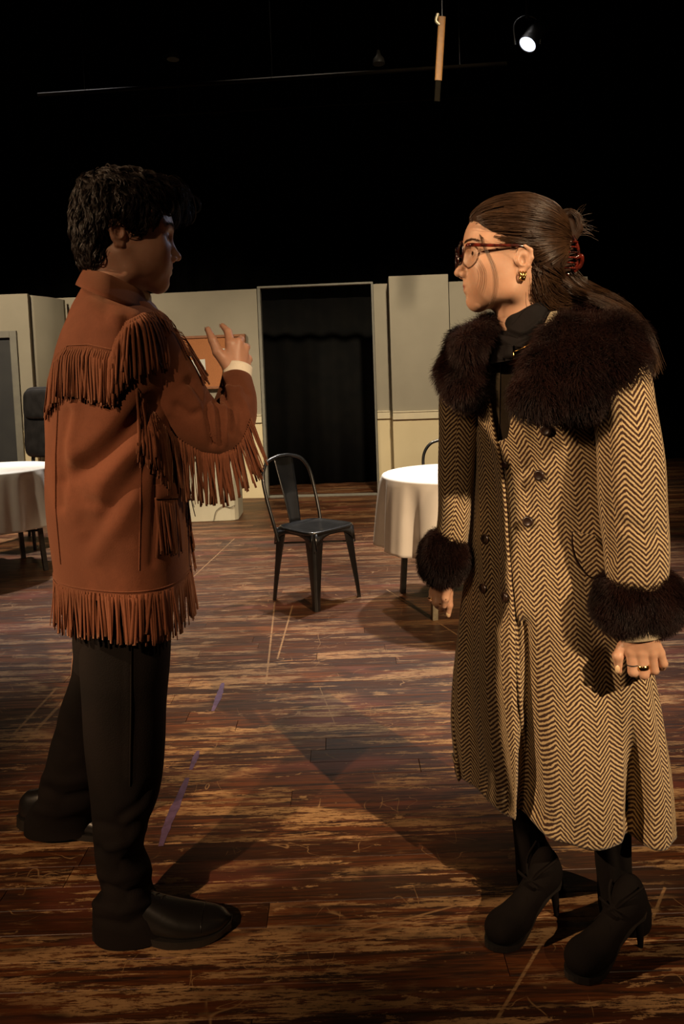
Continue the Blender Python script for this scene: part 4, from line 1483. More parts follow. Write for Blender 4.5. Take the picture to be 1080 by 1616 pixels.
# sleeve
def sleeve_path(lst, n):
    pts = np.array([np.append(P(a, b, c), r) for a, b, c, r in lst]); q = catmull(pts, n)
    return q[:, :3], q[:, 3]
sp, sr = sleeve_path([(205, 505, 1.64, .058), (232, 545, 1.615, .070), (262, 597, 1.60, .067), (290, 640, 1.595, .064), (320, 673, 1.60, .062), (348, 682, 1.62, .058),
                      (366, 663, 1.645, .053), (371, 632, 1.68, .048), (373, 608, 1.705, .040), (374, 598, 1.718, .036)], 110)
SL = tube_grid(sp, sr, 64)
SL = folds(SL, True, [
    ([(332, 618), (330, 660), (336, 700)], -0.014, 5), ([(340, 612), (345, 650), (350, 700)], -0.012, 4.5),
    ([(345, 608), (362, 640), (366, 682)], -0.012, 4.5), ([(336, 612), (350, 604), (372, 606)], -0.008, 3.5), ([(336, 640), (340, 700)], 0.006, 4), ([(352, 640), (358, 700)], 0.006, 4),
    ([(370, 620), (382, 650), (380, 690)], -0.006, 5), ([(345, 600), (375, 600), (392, 625)], -0.004, 4), ([(350, 590), (380, 612)], 0.003, 5),
    ([(265, 590), (285, 610), (300, 600)], -0.007, 6), ([(280, 640), (300, 655), (315, 650)], -0.010, 6), ([(300, 600), (322, 630), (328, 655)], -0.009, 5), ([(355, 600), (385, 640), (392, 665)], 0.007, 5), ([(345, 625), (356, 660), (352, 700)], 0.007, 3.5), ([(240, 620), (265, 650)], 0.005, 8)], 0.002, 16)
grid_mesh(jac_m, SL, True, False, False)
# far sleeve
sp2, sr2 = sleeve_path([(170, 510, 1.80, .05), (160, 560, 1.87, .062), (170, 640, 1.915, .060), (185, 720, 1.93, .055), (203, 790, 1.93, .045), (208, 815, 1.93, .042)], 50)
SL2 = tube_grid(sp2, sr2, 40); grid_mesh(jac_m, SL2, True, False, False)
jacket = jac_m.build('jacket', M['suede'], man)
jacket['label'] = 'rust brown suede jacket with long fringes'
jb = grids_bvh([(JT, True), (SL, True)])
# cuff band
cp, cr = sleeve_path([(373, 604, 1.710, .034), (374.5, 590, 1.722, .0345), (376, 579, 1.730, .034)], 8)
m = MB(); V = tube_grid(cp, cr, 48); grid_mesh(m, V, True, False, False); o = m.build('shirt_cuff', M['cuff'], man); o.modifiers.new('s', 'SOLIDIFY').thickness = 0.003
# jacket collar: stand and fall
m = MB()
def cring(xl, yl, xr, yr, Yc, hd, n=90, shear=0.0):
    py = (yl + yr) / 2
    R0 = ring_px(py, xl, xr, Yc, hd, n, 2.1, shear=shear)
    t = (R0[:, 0] - R0[:, 0].min()) / (R0[:, 0].max() - R0[:, 0].min())
    z0 = P(xl, yl, Yc)[2]; z1 = P(xr, yr, Yc)[2]
    R0[:, 2] = z0 + (z1 - z0) * t
    return R0
rings_c = [cring(120, 450, 246, 498, 1.700, .168, shear=.05), cring(122, 445, 244, 490, 1.702, .160, shear=.045), cring(129, 432, 232, 465, 1.712, .118, shear=.025), cring(134, 423, 220, 449, 1.72, .086, shear=.01),
           cring(138, 422, 215, 447, 1.72, .078, shear=.01), cring(142, 436, 213, 462, 1.72, .072)]
# open the collar towards the front: keep only the rear and sides
n = 90; th = np.linspace(0, 2 * math.pi, n, endpoint=False)
sel = [i for i in range(n) if not (th[i] > math.radians(2) and th[i] < math.radians(60))]
k0 = sel.index(next(i for i in sel if th[i] >= math.radians(60)))
sel = sel[k0:] + sel[:k0]
Vc = np.array(rings_c)[:, sel]
grid_mesh(m, Vc, closed=False)
o = m.build('jacket_collar', M['suede'], jacket); o.modifiers.new('s', 'SOLIDIFY').thickness = 0.003
# turtleneck
TNr = [cring(150, 478, 238, 500, 1.72, .075), cring(152, 462, 238, 482, 1.72, .070), cring(156, 446, 237, 464, 1.72, .064), cring(160, 436, 226, 455, 1.72, .060), cring(163, 432, 216, 444, 1.72, .054), cring(166, 438, 212, 450, 1.72, .050)]
m = MB(); V = np.array([catmull(np.array(TNr)[:, j], 26) for j in range(90)]).transpose(1, 0, 2)
cen = V.mean(1, keepdims=True); rib = 1 + 0.018 * np.sin(np.arange(90) * 2 * math.pi / 90 * 30)[None, :, None]
V = cen + (V - cen) * rib; grid_mesh(m, V, True); m.build('turtleneck', M['knit'], man)

# yoke seams and fringes
def seam(name, pts, parent, mat, bvh, r=0.0016, n=40):
    path = []
    for q in poly_at(pts, n):
        p, nn = ray_px(bvh, *q)
        if p is not None: path.append(p + nn * 0.0008)
    m = MB(); tube(m, path, r, 6, n); return m.build(name, mat, parent)


def px_fringe(name, line, n, Lpx, w, bvh, parent, drift=None, Ym=1.5, **kw):
    rs = []; ns = []; ls = []; ds = []
    line = poly_at(line, n)
    for i, (x, y) in enumerate(line):
        p, nn = ray_px(bvh, x, y)
        if p is None: continue
        rs.append(p); ns.append(nn); ls.append(np.interp(i / (n - 1), np.linspace(0, 1, len(Lpx)), Lpx) * p[1] / FPX)
        if drift is not None: ds.append(np.array([np.interp(i / (n - 1), np.linspace(0, 1, len(drift)), [d[k] for d in drift]) for k in range(3)]))
    return fringe(name, rs, ns, ls, w, bvh, M['suede_fr'], parent, ds if drift is not None else None, **kw)


seam('yoke_seam', [(84, 575), (98, 552), (108, 545), (140, 544), (176, 552)], jacket, M['suede'], jb)
px_fringe('back_yoke_fringe', [(80, 590), (90, 560), (104, 548), (140, 547), (178, 556)], 42, [72, 82, 88, 88], 0.0062, jb, jacket)
px_fringe('back_yoke_fringe', [(82, 592), (92, 563), (104, 551), (140, 550), (178, 559)], 36, [65, 78, 84, 84], 0.006, jb, jacket, clear=0.009)
px_fringe('shoulder_fringe', [(176, 560), (184, 535), (200, 508), (224, 495), (248, 493), (268, 505), (284, 530), (296, 560)], 64, [82, 92, 100, 100, 92, 78, 60], 0.0060, jb, jacket, clear=0.006)
px_fringe('shoulder_fringe', [(176, 563), (184, 539), (200, 512), (224, 499), (248, 497), (268, 509), (282, 532), (294, 560)], 54, [75, 88, 96, 96, 88, 74, 56], 0.0058, jb, jacket, clear=0.011)
# sleeve fringe, from the seam along the underside of the arm
px_fringe('sleeve_fringe', [(215, 612), (240, 652), (262, 682)], 26, [100, 105, 105], 0.0062, jb, jacket, clear=0.004)
px_fringe('sleeve_fringe', [(225, 626), (250, 664), (285, 694), (318, 712), (346, 716), (368, 708), (384, 690), (393, 668), (395, 660)], 62, [110, 102, 98, 92, 86, 80, 72, 70], 0.0062, jb, jacket,
          drift=[(0, 0, 0), (0, 0, 0), (0.0, 0, 0), (0, 0, 0), (0.006, 0, 0), (0.022, 0, 0), (0.034, 0, 0)], clear=0.004)
px_fringe('sleeve_fringe', [(262, 676), (290, 696), (320, 713), (346, 716), (368, 707), (384, 690), (392, 672)], 34, [100, 96, 88, 82, 78, 74], 0.0055, jb, jacket,
          drift=[(0, 0.0, 0), (0, 0, 0), (0.0, 0, 0), (0.004, 0, 0), (0.016, 0, 0), (0.028, 0, 0)], clear=0.010, jitter=0.012)
# pocket
pv = []
for yy in (765, 772, 781, 786):
    row = []
    for xx in (244, 252, 262, 272, 281):
        p, nn = ray_px(jb, xx, yy - (xx - 244) * 0.04)
        row.append(p + nn * (0.007 if yy in (772, 781) else 0.003))
    pv.append(row)
V = np.array([catmull(np.array(r), 14) for r in pv]); V = np.array([catmull(V[:, j], 10) for j in range(14)]).transpose(1, 0, 2)
m = MB(); grid_mesh(m, V, closed=False, flip=True); o = m.build('pocket_welt', M['suede'], jacket); o.modifiers.new('s', 'SOLIDIFY').thickness = -0.005
px_fringe('pocket_fringe', [(246, 785), (256, 786), (279, 784)], 13, [92, 92, 88], 0.0055, jb, jacket, clear=0.004)
seam('front_seam', [(224, 700), (222, 780), (220, 900)], jacket, M['suede'], jb)
seam('side_seam', [(92, 640), (88, 720), (88, 800), (96, 890)], jacket, M['suede'], jb)
px_fringe('front_edge_fringe', [(292, 745), (295, 800), (297, 850)], 18, [60, 60, 60], 0.005, jb, jacket, drift=[(0.008, 0, 0), (0.008, 0, 0)], clear=0.004)
# hem fringe all round
def row_fringe(row, nrm, n, L, off, clear):
    t = np.linspace(0, len(row), n, endpoint=False); rr = []; nn = []
    for q in t:
        i = int(q) % len(row); j = (i + 1) % len(row); u = q - int(q)
        rr.append(row[i] * (1 - u) + row[j] * u); v = nrm[i] * (1 - u) + nrm[j] * u; nn.append(v / np.linalg.norm(v))
    ls = np.full(n, L) * (1 + 0.05 * np.sin(np.arange(n) * 0.13))
    return rr, nn, ls
NJ = grid_normals(JT, True)
for rowi, n, L, cl in ((3, 190, 0.098, 0.003), (2, 170, 0.102, 0.007)):
    rr, nn, ls = row_fringe(JT[rowi], NJ[rowi], n, L, 0, 0)
    fringe('hem_fringe', rr, nn, ls, 0.0066, None, M['suede_fr'], jacket, jitter=0.005)
m = MB(); tube(m, np.vstack([JT[4] + NJ[4] * 0.001, JT[4][:1] + NJ[4][:1] * 0.001]), 0.0016, 6, 150); m.build('hem_seam', M['suede'], jacket)

# trousers
TP = sil_loft([(880, 98, 290, 1.71, .150), (960, 112, 275, 1.72, .150), (1000, 114, 272, 1.72, .14), (1040, 116, 268, 1.72, .12)], 30, 80)
TN = sil_loft([(985, 122, 273, 1.665, .10), (1060, 127, 268, 1.66, .100), (1108, 129, 264, 1.66, .095), (1183, 135, 260, 1.66, .088), (1257, 142, 252, 1.66, .080), (1305, 147, 233, 1.66, .072), (1346, 150, 227, 1.665, .066),
               (1380, 156, 240, 1.67, .064), (1402, 162, 240, 1.67, .062), (1417, 149, 247, 1.67, .064, .004), (1440, 147, 266, 1.67, .064, .008), (1468, 148, 283, 1.67, .062, -.008)], 110, 80)
TN = folds(TN, True, [([(206, 1000), (206, 1120), (205, 1230)], 0.004, 5), ([(150, 1300), (200, 1310), (232, 1290)], -0.006, 8), ([(152, 1340), (190, 1365), (228, 1350)], -0.009, 8),
                      ([(160, 1400), (200, 1415), (240, 1395)], -0.011, 7), ([(150, 1425), (190, 1440), (235, 1425)], 0.008, 8), ([(148, 1450), (200, 1462), (240, 1440)], -0.006, 6),
                      ([(240, 1240), (220, 1270), (190, 1290)], -0.007, 8), ([(228, 1305), (205, 1330), (170, 1340)], 0.007, 8), ([(150, 1380), (180, 1390), (236, 1375)], 0.006, 8)], 0.0018, 14)
TF = sil_loft([(985, 118, 215, 1.80, .10), (1056, 111, 205, 1.84, .095), (1100, 97, 200, 1.88, .090), (1150, 84, 190, 1.92, .085), (1200, 70, 182, 1.96, .080), (1235, 60, 176, 1.99, .075), (1253, 59, 170, 2.01, .070),
               (1270, 48, 160, 2.04, .066), (1296, 38, 150, 2.06, .062, .01), (1308, 37, 150, 2.06, .06, .0)], 80, 70)
TF = folds(TF, True, [([(62, 1245), (100, 1262), (150, 1250)], -0.010, 8), ([(60, 1225), (100, 1235), (150, 1225)], 0.006, 8), ([(50, 1275), (90, 1285), (140, 1275)], 0.006, 7), ([(85, 1160), (110, 1190)], -0.005, 9)], 0.0018, 14)
m = MB(); grid_mesh(m, TP, True, False, True); grid_mesh(m, TN, True, False, True); grid_mesh(m, TF, True, False, True)
tr_o = m.build('trousers', M['trouser'], man); tr_o['label'] = 'black loose trousers bunched over the shoes'
tb = grids_bvh([(TN, True), (TP, True)])
seam('side_seam', [(207, 985), (207, 1120), (205, 1240)], tr_o, M['trouser'], tb, 0.0022)
a = P(152, 1500, 1.66)
dress_shoe('dress_shoe', (a[0], 1.665, 0.0), math.radians(1), 0.0, man, 'polished black lace-up shoe, nearer to the camera')
a = P(34, 1320, 2.09)
dress_shoe('dress_shoe', (a[0], 2.09, 0.022), math.radians(-6), math.radians(4.2), man, 'black lace-up shoe on the rear foot', -1)

# hair
def hair_cap(specs, hx, h=0.0035, subs=()):
    F = Field((-0.20, -0.15, -0.16), (0.19, 0.15, 0.22), h)
    for c, r in specs: F.ell(c, r, 0.02)
    for c, r in subs: F.ell(c, r, 0.012, 's')
    return F.mesh()


def sample_surface(V, Fc, n):
    A = V[Fc[:, 0]]; B = V[Fc[:, 1]]; C = V[Fc[:, 2]]; D_ = V[Fc[:, 3]]
    nr = np.cross(C - A, D_ - B); ar = np.linalg.norm(nr, axis=1); nr /= ar[:, None] + 1e-12
    idx = rng.choice(len(Fc), n, p=ar / ar.sum())
    u = rng.random((n, 1)); v = rng.random((n, 1))
    return (A[idx] * (1 - u) + B[idx] * u) * (1 - v) + (D_[idx] * (1 - u) + C[idx] * u) * v, nr[idx]


def flow_locks(V, Fc, n, flow, L, per, spread, wave, wl, k=9, lift=0.004, mask=None):
    """locks of strands in head-local space that follow a flow over the surface"""
    bv = bvh_of(V, Fc)
    P0, N0 = sample_surface(V, Fc, n)
    out = []
    for p, nr in zip(P0, N0):
        if mask is not None and not mask(p): continue
        Ls = rng.uniform(*L); ph = rng.uniform(0, 6.28); am = wave * rng.uniform(0.5, 1.3); lf = lift * rng.uniform(0.3, 1.8)
        path = [p.copy()]; nn = [nr]; q = p.copy()
        for s in range(1, k):
            d = flow(q, nn[-1]); d = d - nn[-1] * (d @ nn[-1]) * 0.85
            d /= np.linalg.norm(d) + 1e-9
            q = q + d * Ls / (k - 1)
            h = bv.find_nearest(Vector(q))
            hp, hn = np.array(h[0]), np.array(h[1])
            q = q * 0.15 + (hp) * 0.85 if np.linalg.norm(q - hp) < 0.02 else q
            path.append(q.copy()); nn.append(hn)
        path = np.array(path); nn = np.array(nn)
        T = np.gradient(path, axis=0); T /= np.linalg.norm(T, axis=1, keepdims=True) + 1e-9
        S = np.cross(T, nn)
        t = np.linspace(0, 1, k)[:, None]
        arc = t * Ls / wl * 2 * math.pi + ph
        path = path + S * np.sin(arc) * am * (0.3 + t) + nn * ((np.cos(arc) + 0.6) * am * 0.7 * t + lf * np.sin(t * math.pi) + 0.001)
        for _ in range(per):
            off = rng.normal(0, spread, 2)
            conv = (1 - 0.75 * t)
            out.append(path + S * off[0] * conv + nn * abs(off[1]) * conv)
    return np.array(out)


VmH, FmH = hair_cap([((-0.013, 0, 0.046), (0.095, 0.081, 0.084)), ((-0.048, 0, 0.004), (0.058, 0.072, 0.066)), ((-0.064, 0, -0.046), (0.032, 0.050, 0.036)), ((-0.010, 0.050, 0.035), (0.044, 0.030, 0.042)),
                     ((-0.010, -0.050, 0.035), (0.044, 0.030, 0.042)), ((0.052, 0.0, 0.090), (0.052, 0.056, 0.030)), ((0.020, 0, 0.098), (0.06, 0.056, 0.033)), ((-0.040, 0, 0.086), (0.055, 0.056, 0.040))],
                    hm, subs=[((-0.027, 0.094, -0.014), (0.030, 0.030, 0.034)), ((-0.027, -0.094, -0.014), (0.030, 0.030, 0.034)), ((0.095, 0, 0.02), (0.035, 0.06, 0.055))])
base = np_mesh('hair', hm(VmH), FmH, M['hair_m_base'], man)
base['label'] = 'dark brown wavy collar-length hair'


def flow_m(p, n):
    crown = np.array((-0.06, 0.01, 0.15))
    d = p - crown
    d = d / (np.linalg.norm(d) + 1e-6)
    w = np.array((0.55 if p[2] > 0.09 else 0.15, 0.0, -0.10 if p[2] > 0.09 else -0.8))
    if p[2] < 0.05: w = w + np.array((-0.35, 0, 0))
    return d * 0.6 + w + rng.normal(0, 0.22, 3)


S1 = flow_locks(VmH, FmH, 1500, flow_m, (0.030, 0.060), 9, 0.0022, 0.0050, 0.040, lift=0.006,
                mask=lambda p: not (abs(p[1]) > .05 and -0.065 < p[0] < 0.012 and p[2] < 0.034 and p[2] > -.06 and ((p[0] + .027) / .036) ** 2 + ((p[2] + .008) / .042) ** 2 < 1))
# quiff and front curls
fr_pts = []
for i in range(85):
    y = rng.uniform(-0.055, 0.05); x = 0.045 + rng.uniform(-0.02, 0.03)
    p0 = np.array((x, y, 0.112 - abs(y) * 0.3 + rng.uniform(-0.008, 0.010)))
    up = rng.uniform(0.0, 0.020); fw = rng.uniform(0.045, 0.075)
    if y < -0.02 and rng.random() < 0.35: fw *= 0.6
    drp = rng.uniform(0.02, 0.065)
    pts = np.array([p0, p0 + (fw * 0.5, 0, up), p0 + (fw * 0.92, 0.004, up - drp * 0.35), p0 + (fw, 0.006, up - drp), p0 + (fw * 0.86, 0.004, up - drp * 1.3)])
    c = catmull(pts, 9)
    for _ in range(9):
        o_ = rng.normal(0, 0.0028, 3); fr_pts.append(c + o_ * np.linspace(1, 0.35, 9)[:, None])
curl = catmull(np.array([(0.072, -0.045, 0.088), (0.088, -0.050, 0.070), (0.088, -0.046, 0.052), (0.082, -0.052, 0.042), (0.072, -0.058, 0.044)]), 9)
for _ in range(26): fr_pts.append(curl + rng.normal(0, 0.0016, 3))
S1 = np.concatenate([S1, np.array(fr_pts)])
nst = len(S1)
strands('hair_strands', hm(S1.reshape(-1, 3)).reshape(S1.shape), 0.00055, 0.00018, M['hair_m'], base)
print('man strands', nst)
keep(man)

# ------------------------------------------------------------------ PERSON IN TWEED COAT
def tweed_material():
    m, nt, b = new_mat('herringbone_tweed')
    uv = nd(nt, 'ShaderNodeUVMap'); uv.uv_map = 'UVMap'
    sx = nd(nt, 'ShaderNodeSeparateXYZ')
    tc = nd(nt, 'ShaderNodeTexCoord')
    wob = nd(nt, 'ShaderNodeTexNoise'); wob.inputs['Scale'].default_value = 120; wob.inputs['Detail'].default_value = 2
    nt.links.new(tc.outputs['Object'], wob.inputs['Vector'])
    vm = nd(nt, 'ShaderNodeVectorMath', operation='SCALE'); vm.inputs['Scale'].default_value = 0.0030
    sb = nd(nt, 'ShaderNodeVectorMath', operation='SUBTRACT'); sb.inputs[1].default_value = (0.5, 0.5, 0.5)
    nt.links.new(wob.outputs['Color'], sb.inputs[0]); nt.links.new(sb.outputs[0], vm.inputs[0])
    ad = nd(nt, 'ShaderNodeVectorMath', operation='ADD'); nt.links.new(uv.outputs[0], ad.inputs[0]); nt.links.new(vm.outputs[0], ad.inputs[1])
    nt.links.new(ad.outputs[0], sx.inputs[0])
    pp = math_n(nt, 'PINGPONG', sx.outputs[0], 0.0285)
    ph = math_n(nt, 'ADD', sx.outputs[1], math_n(nt, 'MULTIPLY', pp, -1.05))
    fr = math_n(nt, 'FRACT', math_n(nt, 'DIVIDE', ph, 0.0108))
    tri = math_n(nt, 'ABSOLUTE', math_n(nt, 'SUBTRACT', fr, 0.5))
    fine = noise(nt, tc.outputs['Object'], 900, 2, 0.6)
    v = math_n(nt, 'ADD', tri, math_n(nt, 'MULTIPLY', math_n(nt, 'SUBTRACT', fine, 0.5), 0.16))
    s = smooth_n(nt, v, 0.19, 0.27)
    f2 = noise(nt, tc.outputs['Object'], 320, 3, 0.7)
    cream = mixc(nt, smooth_n(nt, f2, 0.35, 0.65), (0.60, 0.47, 0.27), (0.46, 0.33, 0.17))
    dark = mixc(nt, smooth_n(nt, f2, 0.4, 0.7), (0.040, 0.019, 0.012), (0.085, 0.040, 0.024))
    nt.links.new(mixc(nt, s, cream, dark), b.inputs['Base Color'])
    b.inputs['Roughness'].default_value = 0.95; b.inputs['Specular IOR Level'].default_value = 0.1
    b.inputs['Sheen Weight'].default_value = 0.15
    bump(nt, b, math_n(nt, 'ADD', math_n(nt, 'MULTIPLY', s, -0.5), f2), 0.6, 0.0018)
    return m


M['tweed'] = tweed_material()
M['fur'] = pm('dark_brown_fur', (0.024, 0.0075, 0.0050), (0.010, 0.0035, 0.0026), 18, 0.5, spec=0.25)
M['fur_base'] = pm('fur_underlayer', (0.010, 0.005, 0.004), None, 18, 0.9, spec=0.1)
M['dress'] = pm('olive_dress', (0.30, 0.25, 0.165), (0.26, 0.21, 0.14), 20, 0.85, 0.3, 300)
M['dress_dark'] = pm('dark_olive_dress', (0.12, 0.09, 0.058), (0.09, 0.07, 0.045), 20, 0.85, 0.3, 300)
M['black_knit'] = pm('black_turtleneck', (0.008, 0.006, 0.006), (0.005, 0.004, 0.004), 20, 0.8, 0.3, 200, spec=0.15)
M['tights'] = pm('black_tights', (0.007, 0.005, 0.0045), (0.005, 0.004, 0.0035), 20, 0.9, 0.2, 200, spec=0.1)
M['boot'] = pm('black_suede_boots', (0.007, 0.0048, 0.004), (0.005, 0.0035, 0.003), 20, 0.9, 0.3, 200, spec=0.1)
M['gold'] = pm('gold', (0.75, 0.48, 0.16), (0.65, 0.40, 0.12), 20, 0.18, metal=1.0)
M['tortoise'] = pm('tortoiseshell', (0.012, 0.004, 0.003), (0.13, 0.014, 0.007), 75, 0.16, spec=0.5, coat=0.3)
M['frame_dark'] = pm('dark_tortoiseshell', (0.006, 0.003, 0.003), (0.03, 0.005, 0.004), 60, 0.15, spec=0.6, coat=0.3)
M['button'] = pm('dark_horn_button', (0.030, 0.013, 0.008), (0.015, 0.008, 0.006), 60, 0.3)
M['nail_gold'] = pm('pale_nail_varnish', (0.70, 0.50, 0.30), None, 10, 0.25)


def glass_mat():
    m = bpy.data.materials.new('spectacle_lens'); m.use_nodes = True; nt = m.node_tree; nt.nodes.clear()
    o = nt.nodes.new('ShaderNodeOutputMaterial'); t = nt.nodes.new('ShaderNodeBsdfTransparent'); g = nt.nodes.new('ShaderNodeBsdfGlossy')
    fr = nt.nodes.new('ShaderNodeFresnel'); fr.inputs[0].default_value = 1.5; g.inputs['Roughness'].default_value = 0.02
    mx = nt.nodes.new('ShaderNodeMixShader'); t.inputs[0].default_value = (0.9, 0.9, 0.9, 1)
    nt.links.new(fr.outputs[0], mx.inputs[0]); nt.links.new(t.outputs[0], mx.inputs[1]); nt.links.new(g.outputs[0], mx.inputs[2]); nt.links.new(mx.outputs[0], o.inputs[0])
    return m


M['lens'] = glass_mat()

wb = fl(900, 1515)
wom = empty('person', (wb[0], wb[1], 0))
tag(wom, 'person in long herringbone tweed coat with fur collar, wearing glasses', 'person')

hw_ = anchor_head(717.5, 431, 1.69, (0.114, 0, -0.036), math.radians(180 - 2), math.radians(-2), 0, 1.07)
Fh = head_field(False); Vw, Fcw = Fh.mesh(); Vw = hw_(Vw)
surf_w = bvh_of(Vw, Fcw)

# ---- hands
nY = 1.44
nh = dict(chains=[(W_([(1012, 985, nY), (1048, 1070, nY), (970, 1062, nY + .03)]), None)],
          palm=[(W_([(1014, 975, nY + .01), (1014, 1002, nY + .005)]), [.026, .026]),
                (W_([(1006, 1004, nY), (997, 1028, nY)]), [.019, .0120]),
                (W_([(1012, 1003, nY), (1012, 1029, nY - .007)]), [.019, .0122]),
                (W_([(1019, 1004, nY), (1028, 1030, nY - .005)]), [.019, .0120]),
                (W_([(1024, 1005, nY + .005), (1041, 1030, nY + .004)]), [.018, .0110]),
                (W_([(1000, 1004, nY + .012), (984, 1022, nY + .016)]), [.016, .0125])],
          fingers=[(W_([(997, 1028, nY), (1000, 1060, nY - .004), (1004, 1062, nY + .022), (1006, 1046, nY + .032)]), [.0118, .0105, .0088, .0068]),
                   (W_([(1012, 1029, nY - .007), (1016.5, 1064, nY - .010), (1020, 1063, nY + .018), (1018, 1046, nY + .03)]), [.0118, .0104, .0088, .0068]),
                   (W_([(1028, 1030, nY - .005), (1032, 1057, nY - .006), (1034, 1058, nY + .02), (1030, 1044, nY + .03)]), [.0112, .0098, .0084, .0066]),
                   (W_([(1041, 1030, nY + .004), (1047, 1047, nY + .004), (1045, 1052, nY + .022), (1040, 1042, nY + .032)]), [.0104, .0090, .0076, .0062]),
                   (W_([(984, 1022, nY + .016), (975.5, 1036, nY + .010), (977, 1058, nY + .012)]), [.0122, .0108, .0072])])
Vn, Fn = hand_mesh(nh)
fY = 1.75
fh = dict(chains=[(W_([(700, 905, fY), (712, 974, fY), (678, 960, fY + .02)]), None)],
          palm=[(W_([(703, 895, fY), (702, 916, fY)]), [.024, .024]),
                (W_([(704, 914, fY), (708, 936, fY - .002)]), [.017, .0112]), (W_([(700, 914, fY), (698, 936, fY + .004)]), [.018, .0115]),
                (W_([(697, 914, fY + .01), (690, 936, fY + .012)]), [.018, .0112]), (W_([(694, 914, fY + .015), (684, 934, fY + .022)]), [.016, .0105]),
                (W_([(704, 914, fY - .01), (706, 930, fY - .022)]), [.015, .0115])],
          fingers=[(W_([(708, 936, fY - .002), (709, 955, fY - .004), (707.5, 971, fY)]), [.0110, .0095, .0062]),
                   (W_([(698, 936, fY + .004), (699, 954, fY), (697, 960, fY + .02), (698, 948, fY + .03)]), [.0112, .0098, .0085, .0065]),
                   (W_([(690, 936, fY + .012), (689, 951, fY + .006), (691, 955, fY + .026), (693, 945, fY + .036)]), [.0108, .0096, .0082, .0064]),
                   (W_([(684, 934, fY + .022), (682, 945, fY + .018), (685, 949, fY + .036), (688, 941, fY + .042)]), [.0100, .0088, .0076, .0060]),
                   (W_([(706, 930, fY - .022), (703, 944, fY - .024), (701, 956, fY - .018)]), [.0118, .0102, .0070])])
Vf, Ff = hand_mesh(fh)
Vb, Fb = under_body([([hw_((-.05, 0, -.13)), P(862, 520, 1.69), P(868, 700, 1.69), P(875, 900, 1.69)], [.04, .055, .085, .11]),
                     ([P(868, 535, 1.67), P(975, 575, 1.53), P(1000, 780, 1.47), P(1012, 985, 1.45)], [.045, .036, .034, .024]),
                     ([P(862, 540, 1.72), P(760, 590, 1.78), P(722, 750, 1.76), P(703, 905, 1.75)], [.06, .036, .028, .022]),
                     ([P(875, 900, 1.69), P(842, 1150, 1.73), P(832, 1300, 1.77), P(858, 1420, 1.80)], [.09, .045, .028, .028]),
                     ([P(875, 900, 1.69), P(958, 1150, 1.64), P(966, 1300, 1.63), P(985, 1440, 1.655)], [.09, .045, .026, .020])], (0.2, 1.3, 0.02), (1.0, 2.0, 1.55))
body = join_meshes('body', [(Vw, Fcw, 0), (Vn, Fn, 0), (Vf, Ff, 0), (Vb, Fb, 0)], [M['skin_f']], wom)
lip_attr(body.data, hw_, len(Vw))
eyes(hw_, body, M['iris'], False)
brow_strands(hw_, surf_w, M['hair_f'], body, False)
for c, d, r in ((P(975, 1056, nY + .003), (0, -1, -.1), .0052), (P(707.5, 969, fY - .006), (0, -1, -.2), .0050)):
    m = MB(); th = np.linspace(0, 2 * math.pi, 14, endpoint=False)
    V = np.array([[np.array(c) + (r * math.cos(a) * s_, -q, r * 1.6 * math.sin(a) * s_) for a in th] for q, s_ in ((0, 1.0), (.0015, .8), (.002, .02))]); grid_mesh(m, V, True)
    m.build('fingernail', M['nail_gold'], body)


def ring_band(name, c, axis, r, w, mat, parent):
    ax = Vector(axis).normalized(); q = ax.to_track_quat('Z', 'Y').to_matrix()
    th = np.linspace(0, 2 * math.pi, 28, endpoint=False)
    prof = [(r, -w), (r + .0012, -w * .6), (r + .0015, 0), (r + .0012, w * .6), (r, w)]
    V = np.array([[np.array(c) + np.array(q @ Vector((a_ * math.cos(t), a_ * math.sin(t), z))) for t in th] for a_, z in prof])
    m = MB(); grid_mesh(m, V, True)
    return m.build(name, mat, parent)


a, b_ = P(1012, 1029, nY - .007), P(1016.5, 1064, nY - .010)
o = ring_band('finger_ring', a * .33 + b_ * .67, a - b_, .0112, .0045, M['gold'], body); o['label'] = 'broad gold ring'
a, b_ = P(997, 1028, nY), P(1000, 1060, nY - .004)
o = ring_band('finger_ring', a * .35 + b_ * .65, a - b_, .0112, .0012, M['fixture'], body); o['label'] = 'thin dark ring'
a, b_ = P(698, 936, fY + .004), P(699, 954, fY)
ring_band('finger_ring', a * .1 + b_ * .9, a - b_, .0102, .0018, M['gold'], body)
a, b_ = P(684, 934, fY + .022), P(682, 945, fY + .018)
ring_band('finger_ring', b_, a - b_, .0094, .0018, M['gold'], body)

# ---- under layers
IN = sil_loft([(545, 800, 925, 1.70, .070), (562, 778, 945, 1.69, .085), (590, 768, 955, 1.69, .095), (680, 768, 955, 1.70, .095), (760, 772, 950, 1.70, .09)], 50, 80, 2.2, 0.07)
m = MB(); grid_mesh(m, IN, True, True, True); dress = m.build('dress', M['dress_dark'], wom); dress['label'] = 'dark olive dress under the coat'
ib = grids_bvh([(IN, True)])


def px_patch(name, poly_rows, bvh, off, mat, parent, n=16, thick=0.002):
    rows_ = []
    for r in poly_rows:
        q = poly_at(r, n); row = []
        for x, y in q:
            p, nn = ray_px(bvh, x, y)
            if p is None:
                h_ = bvh.find_nearest(Vector(P(x, y, 1.62))); p, nn = np.array(h_[0]), np.array(h_[1])
            p = p + nn * off
            row.append(p)
        rows_.append(row)
    V = np.array(rows_)
    V = np.array([catmull(V[:, j], 24) for j in range(n)]).transpose(1, 0, 2)
    m = MB()
    nb = [np.array(bvh.find_nearest(Vector(p))[1]) for p in V[12, ::5]]
    grid_mesh(m, V, closed=False, flip=True)
    o = m.build(name, mat, parent); o.modifiers.new('s', 'SOLIDIFY').thickness = -thick
    return o


